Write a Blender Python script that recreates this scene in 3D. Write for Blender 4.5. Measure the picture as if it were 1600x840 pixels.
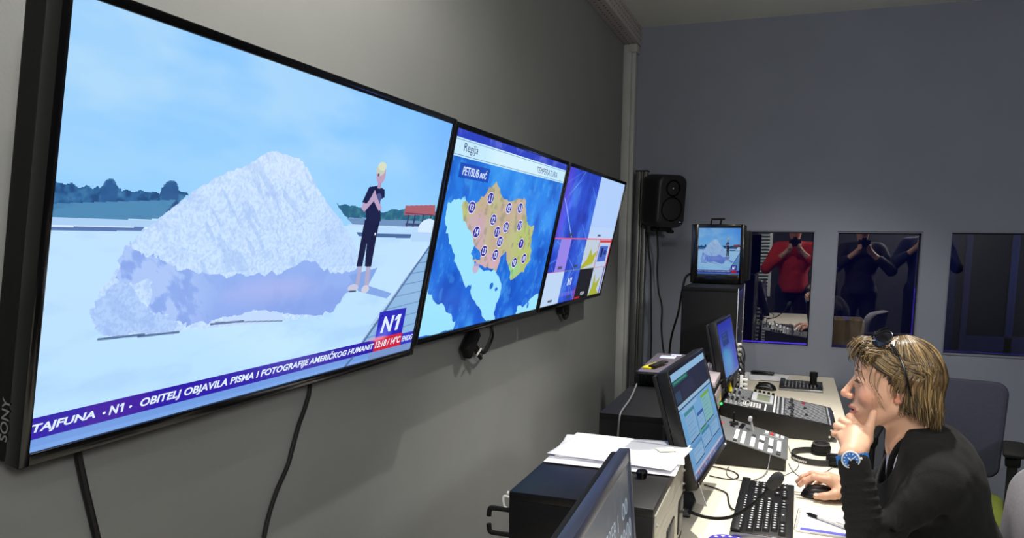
import bpy, bmesh, math, random
import numpy as np
from mathutils import Vector, Matrix, noise
random.seed(7)
PI = math.pi
scene = bpy.context.scene
for o in list(bpy.data.objects): bpy.data.objects.remove(o)

# ---------------------------------------------------------------- camera
YAW, PITCH, ROLL = 0.344826, 0.1205987, 0.01138442
cam_d = bpy.data.cameras.new('camera'); cam = bpy.data.objects.new('camera', cam_d)
scene.collection.objects.link(cam); scene.camera = cam
cam_d.sensor_width = 36.0; cam_d.lens = 1212.458/1600*36.0
cam_d.shift_y = (521.6-420)/1600
cam_d.clip_start = 0.01; cam_d.clip_end = 60
f_ = Vector((-math.sin(YAW)*math.cos(PITCH), math.cos(YAW)*math.cos(PITCH), -math.sin(PITCH)))
r_ = Vector((math.cos(YAW), math.sin(YAW), 0)); u_ = r_.cross(f_)
r2 = math.cos(ROLL)*r_+math.sin(ROLL)*u_; u2 = -math.sin(ROLL)*r_+math.cos(ROLL)*u_
cam.matrix_world = Matrix(((r2.x, u2.x, -f_.x, 0), (r2.y, u2.y, -f_.y, 0), (r2.z, u2.z, -f_.z, 1.45), (0, 0, 0, 1)))

# ---------------------------------------------------------------- colour management, world, lights
vs = scene.view_settings
vs.view_transform = 'Standard'; vs.look = 'None'; vs.gamma = 1; vs.use_curve_mapping = False
vs.exposure = 0.0
w = bpy.data.worlds.new('world'); scene.world = w; w.use_nodes = True
w.node_tree.nodes['Background'].inputs[0].default_value = (0.05, 0.06, 0.09, 1)
w.node_tree.nodes['Background'].inputs[1].default_value = 0.3

def spot(name, loc, target, power, size, angle, col=(1, .95, .87), blend=.6):
    d = bpy.data.lights.new(name, 'SPOT'); d.energy = power; d.color = col
    d.spot_size = math.radians(angle); d.spot_blend = blend; d.shadow_soft_size = size
    o = bpy.data.objects.new(name, d); scene.collection.objects.link(o); o.location = loc
    o.rotation_euler = (Vector(target)-Vector(loc)).to_track_quat('-Z', 'Y').to_euler(); return o
# ceiling downlights (their housings are built further down)
LAMPS = [  # x, y, power, cone angle, size
    (-.40, 1.27, 60, 165, .018),
    (.15, .55, 10, 160, .03),
    (.16, 2.50, 185, 84, .03),
    (.10, 3.62, 60, 96, .04),
    (1.25, -.75, 20, 165, .06),
]
spot('box_fill_beam', (.33, 4.76, 2.60), (.32, 5.02, .9), 26, .03, 50, (1, .93, .82))  # added spot, brightens the cardboard box behind the glass
sd = bpy.data.lights.new('studio_fill_glow', 'POINT'); sd.energy = 8; sd.color = (.16, .20, 1.0); sd.shadow_soft_size = .008  # added blue fill, tints the window jambs and studio
so = bpy.data.objects.new('studio_fill_glow', sd); scene.collection.objects.link(so); so.location = (.33, 6.7, 1.25)
s2 = bpy.data.lights.new('studio_fill_blue', 'POINT'); s2.energy = 15; s2.color = (.20, .28, 1.0); s2.shadow_soft_size = .008  # second added blue fill, turns the view through the right window navy
s2o = bpy.data.objects.new('studio_fill_blue', s2); scene.collection.objects.link(s2o); s2o.location = (2.2, 7.2, 1.3)
# added fill light behind the camera, brightens the upper walls and ceiling
pd = bpy.data.lights.new('fill_glow', 'POINT'); pd.energy = 175; pd.color = (1, .98, .95); pd.shadow_soft_size = .16
po = bpy.data.objects.new('fill_glow', pd); scene.collection.objects.link(po); po.location = (1.55, -1.05, 2.12)
for (x, y, p, a, s) in LAMPS:
    spot('downlight_beam', (x, y, 2.600), (x, y, 0), p, s, a)

# ---------------------------------------------------------------- helpers
def lin(c):
    return tuple((v/255/12.92 if v/255 <= .04045 else ((v/255+.055)/1.055)**2.4) for v in c)
def nd(nt, t, **kw):
    n = nt.nodes.new(t)
    for k, v in kw.items(): setattr(n, k, v)
    return n
MATS = {}
def mat(name, col, rough=.5, metal=0.0, var=0.0, vscale=20, bump=0.0, bscale=200, spec=.5, emit=None, estr=1.0, coat=0.0, sheen=0.0, stretch=None, sss=0.0):
    """procedural principled material; colour is sRGB 0..255"""
    if name in MATS: return MATS[name]
    m = bpy.data.materials.new(name); m.use_nodes = True; nt = m.node_tree
    b = nt.nodes['Principled BSDF']; c = lin(col)
    b.inputs['Base Color'].default_value = (*c, 1); b.inputs['Roughness'].default_value = rough
    b.inputs['Metallic'].default_value = metal; b.inputs['Specular IOR Level'].default_value = spec
    b.inputs['Coat Weight'].default_value = coat; b.inputs['Sheen Weight'].default_value = sheen
    tc = nd(nt, 'ShaderNodeTexCoord'); mp = nd(nt, 'ShaderNodeMapping'); nt.links.new(tc.outputs['Object'], mp.inputs[0])
    if stretch: mp.inputs['Scale'].default_value = stretch
    if sss: b.inputs['Subsurface Weight'].default_value = sss; b.inputs['Subsurface Radius'].default_value = (.012, .005, .003); b.inputs['Subsurface Scale'].default_value = 1
    if var:
        n = nd(nt, 'ShaderNodeTexNoise'); n.inputs['Scale'].default_value = vscale; n.inputs['Detail'].default_value = 5
        nt.links.new(mp.outputs[0], n.inputs['Vector'])
        r = nd(nt, 'ShaderNodeValToRGB'); r.color_ramp.elements[0].position = .3; r.color_ramp.elements[1].position = .7
        r.color_ramp.elements[0].color = (*[v*(1-var) for v in c], 1); r.color_ramp.elements[1].color = (*[min(1, v*(1+var)) for v in c], 1)
        nt.links.new(n.outputs['Fac'], r.inputs[0]); nt.links.new(r.outputs[0], b.inputs['Base Color'])
    if bump:
        n2 = nd(nt, 'ShaderNodeTexNoise'); n2.inputs['Scale'].default_value = bscale; n2.inputs['Detail'].default_value = 3
        nt.links.new(mp.outputs[0], n2.inputs['Vector'])
        bp = nd(nt, 'ShaderNodeBump'); bp.inputs['Strength'].default_value = bump; bp.inputs['Distance'].default_value = .002
        nt.links.new(n2.outputs['Fac'], bp.inputs['Height']); nt.links.new(bp.outputs[0], b.inputs['Normal'])
    if emit:
        b.inputs['Emission Color'].default_value = (*lin(emit), 1); b.inputs['Emission Strength'].default_value = estr
    MATS[name] = m; return m
def attr_mat(name, attr='col', rough=.5, emit=None, spec=.5, aniso=0, bump=0, bscale=300, sss=0, sheen=0):
    if name in MATS: return MATS[name]
    m = bpy.data.materials.new(name); m.use_nodes = True; nt = m.node_tree; b = nt.nodes['Principled BSDF']
    a = nd(nt, 'ShaderNodeAttribute', attribute_name=attr)
    if emit is not None:
        b.inputs['Base Color'].default_value = (.004, .004, .004, 1)
        nt.links.new(a.outputs['Color'], b.inputs['Emission Color']); b.inputs['Emission Strength'].default_value = emit
    else: nt.links.new(a.outputs['Color'], b.inputs['Base Color'])
    b.inputs['Roughness'].default_value = rough; b.inputs['Specular IOR Level'].default_value = spec; b.inputs['Anisotropic'].default_value = aniso
    b.inputs['Sheen Weight'].default_value = sheen
    if sss: b.inputs['Subsurface Weight'].default_value = sss; b.inputs['Subsurface Radius'].default_value = (.012, .005, .003); b.inputs['Subsurface Scale'].default_value = 1
    if bump:
        n2 = nd(nt, 'ShaderNodeTexNoise'); n2.inputs['Scale'].default_value = bscale; n2.inputs['Detail'].default_value = 4
        tc = nd(nt, 'ShaderNodeTexCoord'); nt.links.new(tc.outputs['Object'], n2.inputs['Vector'])
        bp = nd(nt, 'ShaderNodeBump'); bp.inputs['Strength'].default_value = bump; bp.inputs['Distance'].default_value = .001
        nt.links.new(n2.outputs['Fac'], bp.inputs['Height']); nt.links.new(bp.outputs[0], b.inputs['Normal'])
    MATS[name] = m; return m

COL = scene.collection
class MB:
    """collects shapes into one mesh; each shape carries a material slot index"""
    def __init__(s): s.bm = bmesh.new(); s.mi = 0
    def _tag(s, geom):
        for g in geom:
            if isinstance(g, bmesh.types.BMFace): g.material_index = s.mi
    def _fin(s, n0):
        s.bm.faces.ensure_lookup_table()
        for f in s.bm.faces[n0:]: f.material_index = s.mi
        return s
    def box(s, lo, hi, bev=0.0, M=None, seg=2):
        n0 = len(s.bm.faces)
        lo = Vector(lo); hi = Vector(hi); c = (lo+hi)/2; d = hi-lo
        T = Matrix.Translation(c) @ Matrix.Diagonal((d.x, d.y, d.z, 1))
        if bev:
            t = bmesh.new(); q = bmesh.ops.create_cube(t, size=1.0); bmesh.ops.transform(t, matrix=T, verts=t.verts[:])
            bmesh.ops.bevel(t, geom=t.edges[:], offset=min(bev, .49*min(d)), segments=seg, affect='EDGES', profile=.5)
            if M is not None: bmesh.ops.transform(t, matrix=M, verts=t.verts[:])
            mp = {v: s.bm.verts.new(v.co) for v in t.verts}
            for f in t.faces: s.bm.faces.new([mp[v] for v in f.verts]).material_index = s.mi
            t.free(); return s
        r = bmesh.ops.create_cube(s.bm, size=1.0)
        bmesh.ops.transform(s.bm, matrix=(M @ T) if M is not None else T, verts=r['verts'])
        return s._fin(n0)
    def cyl(s, a, b, r1, r2=None, n=24, caps=True):
        n0 = len(s.bm.faces); a = Vector(a); b = Vector(b); r2 = r1 if r2 is None else r2
        q = bmesh.ops.create_cone(s.bm, cap_ends=caps, segments=n, radius1=r1, radius2=r2, depth=(b-a).length)
        R = (b-a).to_track_quat('Z', 'Y').to_matrix().to_4x4()
        bmesh.ops.transform(s.bm, matrix=Matrix.Translation((a+b)/2) @ R, verts=q['verts'])
        return s._fin(n0)
    def sph(s, c, r, u=20, v=12, M=None):
        n0 = len(s.bm.faces)
        q = bmesh.ops.create_uvsphere(s.bm, u_segments=u, v_segments=v, radius=1)
        rr = (r, r, r) if not hasattr(r, '__len__') else r
        T = Matrix.Translation(c) @ (M if M is not None else Matrix.Identity(4)) @ Matrix.Diagonal((*rr, 1))
        bmesh.ops.transform(s.bm, matrix=T, verts=q['verts']); return s._fin(n0)
    def loft(s, rings, cap=True, close=True):
        n0 = len(s.bm.faces); R = [[s.bm.verts.new(p) for p in r] for r in rings]; n = len(R[0])
        for a, b in zip(R[:-1], R[1:]):
            for i in range(n if close else n-1):
                j = (i+1) % n; s.bm.faces.new((a[i], a[j], b[j], b[i]))
        if cap and close: s.bm.faces.new(R[0][::-1]); s.bm.faces.new(R[-1])
        return s._fin(n0)
    def tube(s, pts, rad, n=8, smooth=True, cap=True):
        P = catmull([Vector(p) for p in pts], 6) if smooth and len(pts) > 2 else [Vector(p) for p in pts]
        m = len(P); rings = []; t0 = (P[1]-P[0]).normalized(); nrm = t0.orthogonal().normalized()
        for i, p in enumerate(P):
            t = (P[min(i+1, m-1)]-P[max(i-1, 0)]).normalized()
            nrm = (nrm-t*nrm.dot(t)).normalized(); bn = t.cross(nrm)
            r = rad(i/(m-1)) if callable(rad) else rad
            rings.append([p+(nrm*math.cos(2*PI*k/n)+bn*math.sin(2*PI*k/n))*r for k in range(n)])
        return s.loft(rings, cap)
    def lathe(s, prof, M=None, n=32):
        rings = []
        for r, z in prof:
            r = max(r, 1e-5); rings.append([Vector((r*math.cos(2*PI*k/n), r*math.sin(2*PI*k/n), z)) for k in range(n)])
        if M is not None: rings = [[M @ p for p in r] for r in rings]
        return s.loft(rings)
    def prism(s, pts2, z0, z1, M=None):
        a = [Vector((x, y, z0)) for x, y in pts2]; b = [Vector((x, y, z1)) for x, y in pts2]
        if M is not None: a = [M @ p for p in a]; b = [M @ p for p in b]
        return s.loft([a, b])
    def each(s, name, mats, parent=None, **kw):
        """one object per loose piece"""
        bm = s.bm; bm.verts.ensure_lookup_table(); bm.verts.index_update(); seen = set(); out = []
        for v in bm.verts:
            if v.index in seen: continue
            st = [v]; isl = []; seen.add(v.index)
            while st:
                a = st.pop(); isl.append(a)
                for e in a.link_edges:
                    o = e.other_vert(a)
                    if o.index not in seen: seen.add(o.index); st.append(o)
            q = MB(); mp = {a: q.bm.verts.new(a.co) for a in isl}
            for f in {f for a in isl for f in a.link_faces}:
                g = q.bm.faces.new([mp[x] for x in f.verts]); g.material_index = f.material_index
            out.append(q.build(name, mats, parent, **kw))
        bm.free(); return out
    def build(s, name, mats, parent=None, smooth=True, ang=35, loc=None):
        bmesh.ops.recalc_face_normals(s.bm, faces=s.bm.faces[:])
        me = bpy.data.meshes.new(name)
        if loc is not None: bmesh.ops.translate(s.bm, vec=-Vector(loc), verts=s.bm.verts[:])
        s.bm.to_mesh(me); s.bm.free()
        for m in (mats if isinstance(mats, (list, tuple)) else [mats]): me.materials.append(m)
        if smooth:
            me.polygons.foreach_set('use_smooth', [True]*len(me.polygons))
            me.set_sharp_from_angle(angle=math.radians(ang))
        o = bpy.data.objects.new(name, me); COL.objects.link(o)
        if parent is not None: attach(o, parent)
        elif loc is not None: o.location = loc
        return o
def catmull(P, k):
    out = []
    for i in range(len(P)-1):
        p0 = P[max(i-1, 0)]; p1 = P[i]; p2 = P[i+1]; p3 = P[min(i+2, len(P)-1)]
        for j in range(k):
            t = j/k; out.append(.5*((2*p1)+(p2-p0)*t+(2*p0-5*p1+4*p2-p3)*t*t+(3*p1-p0-3*p2+p3)*t**3))
    out.append(P[-1].copy()); return out
def world_of(o):
    M = Matrix.LocRotScale(o.location, o.rotation_euler, o.scale)
    return world_of(o.parent) @ o.matrix_parent_inverse @ M if o.parent else M
def attach(o, parent, local=False):
    """parent o; by default its mesh coordinates are world coordinates, with local=True they are the parent's"""
    o.parent = parent
    if not local: o.matrix_parent_inverse = world_of(parent).inverted()
    return o
def tag(o, label=None, cat=None, group=None, kind=None):
    if label: o['label'] = label
    if cat: o['category'] = cat
    if group: o['group'] = group
    if kind: o['kind'] = kind
    return o
def empty(name, loc, label=None, cat=None, group=None, rot=None):
    o = bpy.data.objects.new(name, None); COL.objects.link(o); o.location = loc; o.empty_display_size = .05
    if rot: o.rotation_euler = rot
    return tag(o, label, cat, group)
def mesh_obj(name, V, F, m, parent=None, col=None, smooth=True):
    me = bpy.data.meshes.new(name); V = np.asarray(V, np.float32); F = np.asarray(F, np.int32)
    me.vertices.add(len(V)); me.vertices.foreach_set('co', V.ravel())
    k = F.shape[1]; me.loops.add(F.size); me.loops.foreach_set('vertex_index', F.ravel())
    me.polygons.add(len(F)); me.polygons.foreach_set('loop_start', np.arange(0, F.size, k, dtype=np.int32))
    me.polygons.foreach_set('use_smooth', np.full(len(F), smooth)); me.update(calc_edges=True); me.validate()
    if col is not None:
        a = me.color_attributes.new('col', 'FLOAT_COLOR', 'POINT'); c = np.ones((len(V), 4), np.float32); c[:, :3] = col
        a.data.foreach_set('color', c.ravel())
    for q in (m if isinstance(m, (list, tuple)) else [m]): me.materials.append(q)
    o = bpy.data.objects.new(name, me); COL.objects.link(o)
    if parent is not None: attach(o, parent)
    return o

# ---- text as flat mesh mapped onto a plane  P(u,v) -> world
_tc = {}
def text_mesh(name, s, m, parent, P, box, shear=0.0, bold=0.0, normal_off=.0006):
    """fit string s into box (u0,v0,u1,v1) of the plane function P"""
    cu = bpy.data.curves.new('t', 'FONT'); cu.body = s; cu.shear = shear; cu.offset = bold; cu.resolution_u = 4
    to = bpy.data.objects.new('t', cu); COL.objects.link(to)
    dg = bpy.context.evaluated_depsgraph_get(); me = bpy.data.meshes.new_from_object(to.evaluated_get(dg))
    bpy.data.objects.remove(to); bpy.data.curves.remove(cu)
    n = len(me.vertices); co = np.empty(n*3, np.float32); me.vertices.foreach_get('co', co); co = co.reshape(-1, 3)
    lo = co.min(0); hi = co.max(0); u0, v0, u1, v1 = box
    for v, c in zip(me.vertices, co):
        a = (c[0]-lo[0])/(hi[0]-lo[0]); b = (c[1]-lo[1])/max(hi[1]-lo[1], 1e-6)
        v.co = P(u0+(u1-u0)*a, v0+(v1-v0)*b, normal_off)
    me.materials.clear(); me.materials.append(m); me.name = name
    o = bpy.data.objects.new(name, me); COL.objects.link(o); attach(o, parent); return o

# ---- raster painter for screen contents (screen space only: u right, v up)
class Pic:
    def __init__(s, W, H, asp=1.7778):
        s.W, s.H = W, H; s.u, s.v = np.meshgrid((np.arange(W)+.5)/W, (np.arange(H)+.5)/H); s.asp = asp
        s.c = np.zeros((H, W, 3)); 
    def fill(s, c0, c1=None, axis='v'):
        t = (s.v if axis == 'v' else s.u)[..., None]; c0 = np.array(c0, float); c1 = c0 if c1 is None else np.array(c1, float)
        s.c[:] = c0*(1-t)+c1*t
    def inside(s, pts):
        m = np.zeros(s.u.shape, bool); n = len(pts)
        for i in range(n):
            x1, y1 = pts[i]; x2, y2 = pts[(i+1) % n]
            if y1 == y2: continue
            c = ((s.v >= y1) != (s.v >= y2)) & (s.u < (x2-x1)*(s.v-y1)/(y2-y1)+x1); m ^= c
        return m
    def paint(s, m, c, a=1.0):
        a = (m*a)[..., None]; s.c = s.c*(1-a)+np.asarray(c, float)*a
    def poly(s, pts, c, a=1.0): m = s.inside(pts); s.paint(m.astype(float), c, a); return m
    def rag(s, pts, c, amt=.008, seed=1, k=5, a=1.0):
        r = random.Random(seed); q = []
        for p0, p1 in zip(pts, pts[1:]+pts[:1]):
            for j in range(k): t = j/k; q.append((p0[0]+(p1[0]-p0[0])*t+r.uniform(-amt, amt)*.6, p0[1]+(p1[1]-p0[1])*t+r.uniform(-amt, amt)))
        return s.poly(q, c, a)
    def rect(s, u0, v0, u1, v1, c, a=1.0): m = (s.u >= u0) & (s.u < u1) & (s.v >= v0) & (s.v < v1); s.paint(m.astype(float), c, a); return m
    def ell(s, u, v, ru, rv, c, a=1.0, soft=0):
        d = ((s.u-u)/ru)**2+((s.v-v)/rv)**2; m = (d < 1).astype(float) if not soft else np.clip((1-d)/soft, 0, 1); s.paint(m, c, a); return m
    def line(s, p, q, wd, c, a=1.0):
        ax, ay = p; bx, by = q; dx, dy = (bx-ax)*s.asp, by-ay; L = dx*dx+dy*dy
        px, py = (s.u-ax)*s.asp, s.v-ay; t = np.clip((px*dx+py*dy)/L, 0, 1)
        d = np.hypot(px-t*dx, py-t*dy); s.paint(np.clip((wd-d)/wd*2, 0, 1), c, a)
    def noise(s, sc, seed=0, oct=4, su=1.0, sv=1.0, rot=0):
        r = np.random.RandomState(seed); out = np.zeros(s.u.shape); amp = 1; tot = 0
        for k in range(oct):
            n = 64; g = r.rand(n, n); U = s.u*s.asp; ca, sa = math.cos(rot), math.sin(rot); x = ((U*ca+s.v*sa+9)*sc*su) % n; y = ((s.v*ca-U*sa+9)*sc*sv) % n
            xi = x.astype(int); yi = y.astype(int); fx = x-xi; fy = y-yi; fx = fx*fx*(3-2*fx); fy = fy*fy*(3-2*fy)
            a = g[yi % n, xi % n]; b = g[yi % n, (xi+1) % n]; c = g[(yi+1) % n, xi % n]; d = g[(yi+1) % n, (xi+1) % n]
            out += amp*((a*(1-fx)+b*fx)*(1-fy)+(c*(1-fx)+d*fx)*fy); tot += amp; amp *= .5; sc *= 2
        return out/tot
    def mesh(s, name, m, parent, P):
        W, H = s.W, s.H; uu, vv = np.meshgrid(np.linspace(0, 1, W+1), np.linspace(0, 1, H+1))
        o0 = np.array(P(0, 0, 0)); ex = np.array(P(1, 0, 0))-o0; ey = np.array(P(0, 1, 0))-o0
        V = (o0+uu[..., None]*ex+vv[..., None]*ey).reshape(-1, 3)
        i = np.arange(H)[:, None]*(W+1)+np.arange(W); F = np.stack([i, i+1, i+W+2, i+W+1], -1).reshape(-1, 4)
        me_o = mesh_obj(name, V, F, m, parent, smooth=False)
        c = np.clip(s.c/255, 0, 1); c = np.where(c <= .04045, c/12.92, ((c+.055)/1.055)**2.4)
        a = me_o.data.color_attributes.new('col', 'FLOAT_COLOR', 'CORNER'); L = np.ones((W*H, 4, 4), np.float32)
        L[:, :, :3] = c.reshape(-1, 1, 3); a.data.foreach_set('color', L.ravel()); return me_o
def plane_fn(o, ex, ey, nrm):
    o, ex, ey, nrm = Vector(o), Vector(ex), Vector(ey), Vector(nrm)
    return lambda u, v, d=0.0: o+ex*u+ey*v+nrm*d
# ================================================================ the room
WX, YF, ZC, DZ = -.952, 4.53, 2.647, .725
YB, XR = -2.4, 2.7
m_wall = mat('grey wall paint', (133, 135, 134), .85, var=.04, vscale=3, bump=.15, bscale=260, spec=.2)
m_wallf = mat('blue grey wall paint', (131, 137, 150), .85, var=.04, vscale=3, bump=.15, bscale=260, spec=.2)
m_ceil = mat('ceiling paint', (222, 224, 218), .9, var=.03, vscale=3, spec=.1)
m_floor = mat('dark carpet floor', (52, 54, 58), .95, var=.25, vscale=60, bump=.5, bscale=400, spec=.1)
m_dark = mat('studio wall paint', (64, 68, 104), .9, var=.05, vscale=4, spec=.2)
m_black = mat('black plastic', (11, 11, 13), .38, bump=.08, bscale=900, spec=.4)
m_matte = mat('matte black', (10, 10, 11), .7, bump=.1, bscale=700, spec=.3)
m_gloss = mat('gloss black', (9, 9, 11), .18)
m_dgrey = mat('dark grey metal', (48, 49, 52), .45, .3, var=.1, vscale=60)
m_alu = mat('aluminium', (150, 152, 154), .38, .9, var=.06, vscale=40, stretch=(1, 1, .05))
m_steel = mat('bright steel', (200, 200, 196), .28, .9, var=.05, vscale=60)
m_panel = mat('brushed rack panel', (178, 176, 164), .5, .35, var=.06, vscale=50, stretch=(.3, .03, 3))
m_white = mat('white plastic', (225, 225, 222), .4)
m_rubber = mat('black rubber cable', (12, 12, 12), .55)
def struct(o): return tag(o, kind='structure')
def bx(name, lo, hi, m, bev=0, parent=None):
    b = MB(); b.box(lo, hi, bev); return b.build(name, m, parent)
T = .14
struct(bx('floor', (WX-T, YB-T, -.1), (XR+T, YF+T, 0), m_floor))
struct(bx('ceiling', (WX-T, YB-T, ZC), (XR+T, YF+T, ZC+.1), m_ceil))
struct(bx('wall_left', (WX-T, YB-T, 0), (WX, YF+T, ZC), m_wall))
m_wallb = mat('charcoal wall paint', (36, 38, 38), .9, var=.05, vscale=3)
struct(bx('wall_right', (XR, YB-T, 0), (XR+T, YF+T, ZC), m_wallb))
struct(bx('wall_back', (WX, YB-T, 0), (XR, YB, ZC), m_wallb))
# far wall with three observation windows
WINS = [(-.306, .107, .880, 1.516), (.217, .628, .880, 1.514), (.755, 1.168, .883, 1.517)]
b = MB()
b.box((WX, YF, 0), (XR, YF+T, .88)); b.box((WX, YF, 1.516), (XR, YF+T, ZC))
xs = [WX]+[v for w_ in WINS for v in w_[:2]]+[XR]
for i in range(0, 8, 2): b.box((xs[i], YF, .88), (xs[i+1], YF+T, 1.516))
struct(b.build('wall_far', m_wallf, smooth=False))
def glass_mat():
    m = bpy.data.materials.new('tinted window glass'); m.use_nodes = True; nt = m.node_tree; nt.nodes.clear()
    out = nd(nt, 'ShaderNodeOutputMaterial'); mix = nd(nt, 'ShaderNodeMixShader'); tr = nd(nt, 'ShaderNodeBsdfTransparent'); gl = nd(nt, 'ShaderNodeBsdfGlossy')
    tr.inputs[0].default_value = (.80, .82, .88, 1); gl.inputs['Roughness'].default_value = .012
    nz = nd(nt, 'ShaderNodeTexNoise'); nz.inputs['Scale'].default_value = 1.2; bp = nd(nt, 'ShaderNodeBump'); bp.inputs['Strength'].default_value = .02
    nt.links.new(nz.outputs['Fac'], bp.inputs['Height']); nt.links.new(bp.outputs[0], gl.inputs['Normal'])
    mix.inputs[0].default_value = .24
    nt.links.new(tr.outputs[0], mix.inputs[1]); nt.links.new(gl.outputs[0], mix.inputs[2]); nt.links.new(mix.outputs[0], out.inputs[0]); return m
m_glass = glass_mat()
m_reveal = mat('window reveal paint', (120, 126, 142), .7)
for i, (x0, x1, z0, z1) in enumerate(WINS):
    g = .045; fr = MB(); t = .006
    fr.box((x0, YF+.004, z0), (x0+t, YF+T-.002, z1)); fr.box((x1-t, YF+.004, z0), (x1, YF+T-.002, z1))
    fr.box((x0+t, YF+.004, z0), (x1-t, YF+T-.002, z0+t)); fr.box((x0+t, YF+.004, z1-t), (x1-t, YF+T-.002, z1))
    wo = struct(fr.build('window_%d' % (i+1), m_reveal, smooth=False))
    bx('glass', (x0+t, YF+.050, z0+t), (x1-t, YF+.054, z1-t), m_glass, parent=wo)
    be = MB(); 
    for q in ((x0+t, z0+t, x0+t+.005, z1-t), (x1-t-.005, z0+t, x1-t, z1-t), (x0+t, z0+t, x1-t, z0+t+.005), (x0+t, z1-t-.005, x1-t, z1-t)):
        be.box((q[0], YF+.042, q[1]), (q[2], YF+.049, q[3]))
    be.build('glazing_bead', m_matte, wo)
# studio beyond the windows
SY = YF+T
struct(bx('wall_studio_left', (WX-T, SY, 0), (WX, 8.2, ZC), m_dark)); struct(bx('wall_studio_right', (XR+.8, SY, 0), (XR+.94, 8.2, ZC), m_dark))
struct(bx('wall_studio_far', (WX-T, 8.2, 0), (XR+.94, 8.3, ZC), m_dark))
struct(bx('floor_studio', (WX-T, SY, -.1), (XR+.94, 8.3, 0), m_floor)); struct(bx('ceiling_studio', (WX-T, SY, ZC), (XR+.94, 8.3, ZC+.1), m_dark))
# a double door at the far side of the studio
b = MB(); dx0, dx1 = 1.54, 2.22
b.box((dx0-.05, 8.13, 0), (dx0, 8.2, 2.0)); b.box((dx1, 8.13, 0), (dx1+.05, 8.2, 2.0)); b.box((dx0-.05, 8.13, 1.60), (dx1+.05, 8.2, 1.66)); b.box(((dx0+dx1)/2-.03, 8.13, 0), ((dx0+dx1)/2+.03, 8.2, 1.6))
b.box((dx0, 8.13, 0), (dx1, 8.2, .62))
dr = struct(b.build('door_1', mat('door frame paint', (96, 96, 104), .6)))
bx('door_panel', (dx0+.002, 8.17, .62), (dx1-.002, 8.195, 1.60), mat('dark door panel', (16, 17, 24), .8), parent=dr)
# violet LED strip lights on the studio side of the windows
m_led = mat('violet LED strip', (40, 30, 90), .4, emit=(90, 60, 255), estr=1.5)
m_led2 = mat('dim violet LED strip', (30, 24, 70), .4, emit=(50, 36, 190), estr=.25)
for (x0, x1, z0, z1), ez, lb in zip(WINS, (0, 1, 1), ('violet LED strip glowing along the sill of the left observation window', 'violet LED strip glowing on the sill of the middle window behind the person', 'violet LED strip glowing on the sill of the right observation window')):
    o = bx('led_strip', (x0+.012, YF+.075, z0+.0062), (x1-.012, YF+.087, z0+.014), m_led if ez == 0 else m_led2, .002); tag(o, lb, 'light strip', 'LED strips on the window sills')
o = bx('led_strip', (.6145, YF+.075, .90), (.6205, YF+.085, 1.22), mat('jamb glow strip', (40, 30, 90), .4, emit=(84, 62, 230), estr=.5), .001); tag(o, 'added violet strip standing in for the glow on the right jamb of the middle window', 'light strip', 'LED strips on the window sills')  # added glowing strip, imitates violet light falling on the jamb
# cardboard box behind the middle window
m_card = mat('cardboard', (196, 168, 118), .85, var=.05, vscale=12, bump=.2, bscale=150)
b = MB(); b.box((.236, SY+.31, .6155), (.418, SY+.58, 1.0), .004)
cb = b.build('cardboard_box', m_card); tag(cb, 'tan cardboard box standing behind the middle observation window', 'box')
bx('tape', (.312, SY+.308, .6156), (.342, SY+.582, 1.0006), mat('parcel tape', (176, 146, 98), .3), parent=cb)
b = MB(); b.box((.17, SY+.25, .585), (.62, SY+.65, .615), .004); 
for x in (.19, .60):
    for y in (.28, .62): b.cyl((x, SY+y, 0), (x, SY+y, .59), .015)
tag(b.build('studio_table', m_dgrey), 'dark table carrying the cardboard box beyond the middle window', 'table')
# perforated beam along the top of the left wall and the pipe cover in the corner
m_perf = mat('galvanised cable tray', (200, 192, 190), .55, .2, var=.12, vscale=70)
b = MB(); b.box((WX, YB, ZC-.105), (WX+.085, YF-.0, ZC-.001), .003)
bm2 = b
o = struct(b.build('trim_1', m_perf))
b = MB()
for k in range(95):
    y = YF-.05-k*.042
    for j, (dz, sx) in enumerate(((.025, .0), (.052, .02), (.080, .0))):
        b.cyl((WX+.0845, y+sx*.8, ZC-dz), (WX+.0857, y+sx*.8, ZC-dz), .0045, n=8)
    b.cyl((WX+.030, y, ZC-.1058), (WX+.030, y, ZC-.104), .0045, n=8); b.cyl((WX+.058, y+.02, ZC-.1058), (WX+.058, y+.02, ZC-.104), .0045, n=8)
b.build('perforation', mat('dark slot', (74, 62, 60), .8), o)
b = MB(); b.box((WX, YF-.085, 0), (WX+.046, YF, ZC-.106), .004); b.box((WX+.046, YF-.07, 0), (WX+.068, YF, ZC-.106), .003)
struct(b.build('trim_2', mat('corner duct paint', (172, 174, 172), .6, var=.04, vscale=10)))
struct(bx('trim_3', (WX+.03, YF-.088, ZC-.150), (WX+.078, YF-.002, ZC-.106), mat('duct bracket', (168, 166, 160), .6), .004))
# ceiling downlights
m_lampface = mat('lamp diffuser', (255, 250, 235), .5, emit=(255, 244, 222), estr=6)
LL = ['ceiling downlight above the two nearer wall screens', 'ceiling downlight above the end of the desk nearest the camera', 'ceiling downlight directly above the keyboard', 'ceiling downlight above the audio mixer', 'ceiling downlight behind the photographers']
for (x, y, p, a, s), lb in zip(LAMPS, LL):
    e = empty('downlight', (x, y, ZC), 'round '+lb, 'ceiling light', 'ceiling downlights')
    b = MB(); M = Matrix.Translation((x, y, ZC-.014)); b.lathe([(.052, .0135), (.052, .004), (.048, 0), (.040, 0), (.038, .008), (.036, .0135)], M); b.build('trim_ring', m_white, e)
    b = MB(); b.cyl((x, y, ZC-.006), (x, y, ZC-.001), .036); b.build('lamp', m_lampface, e)

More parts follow.
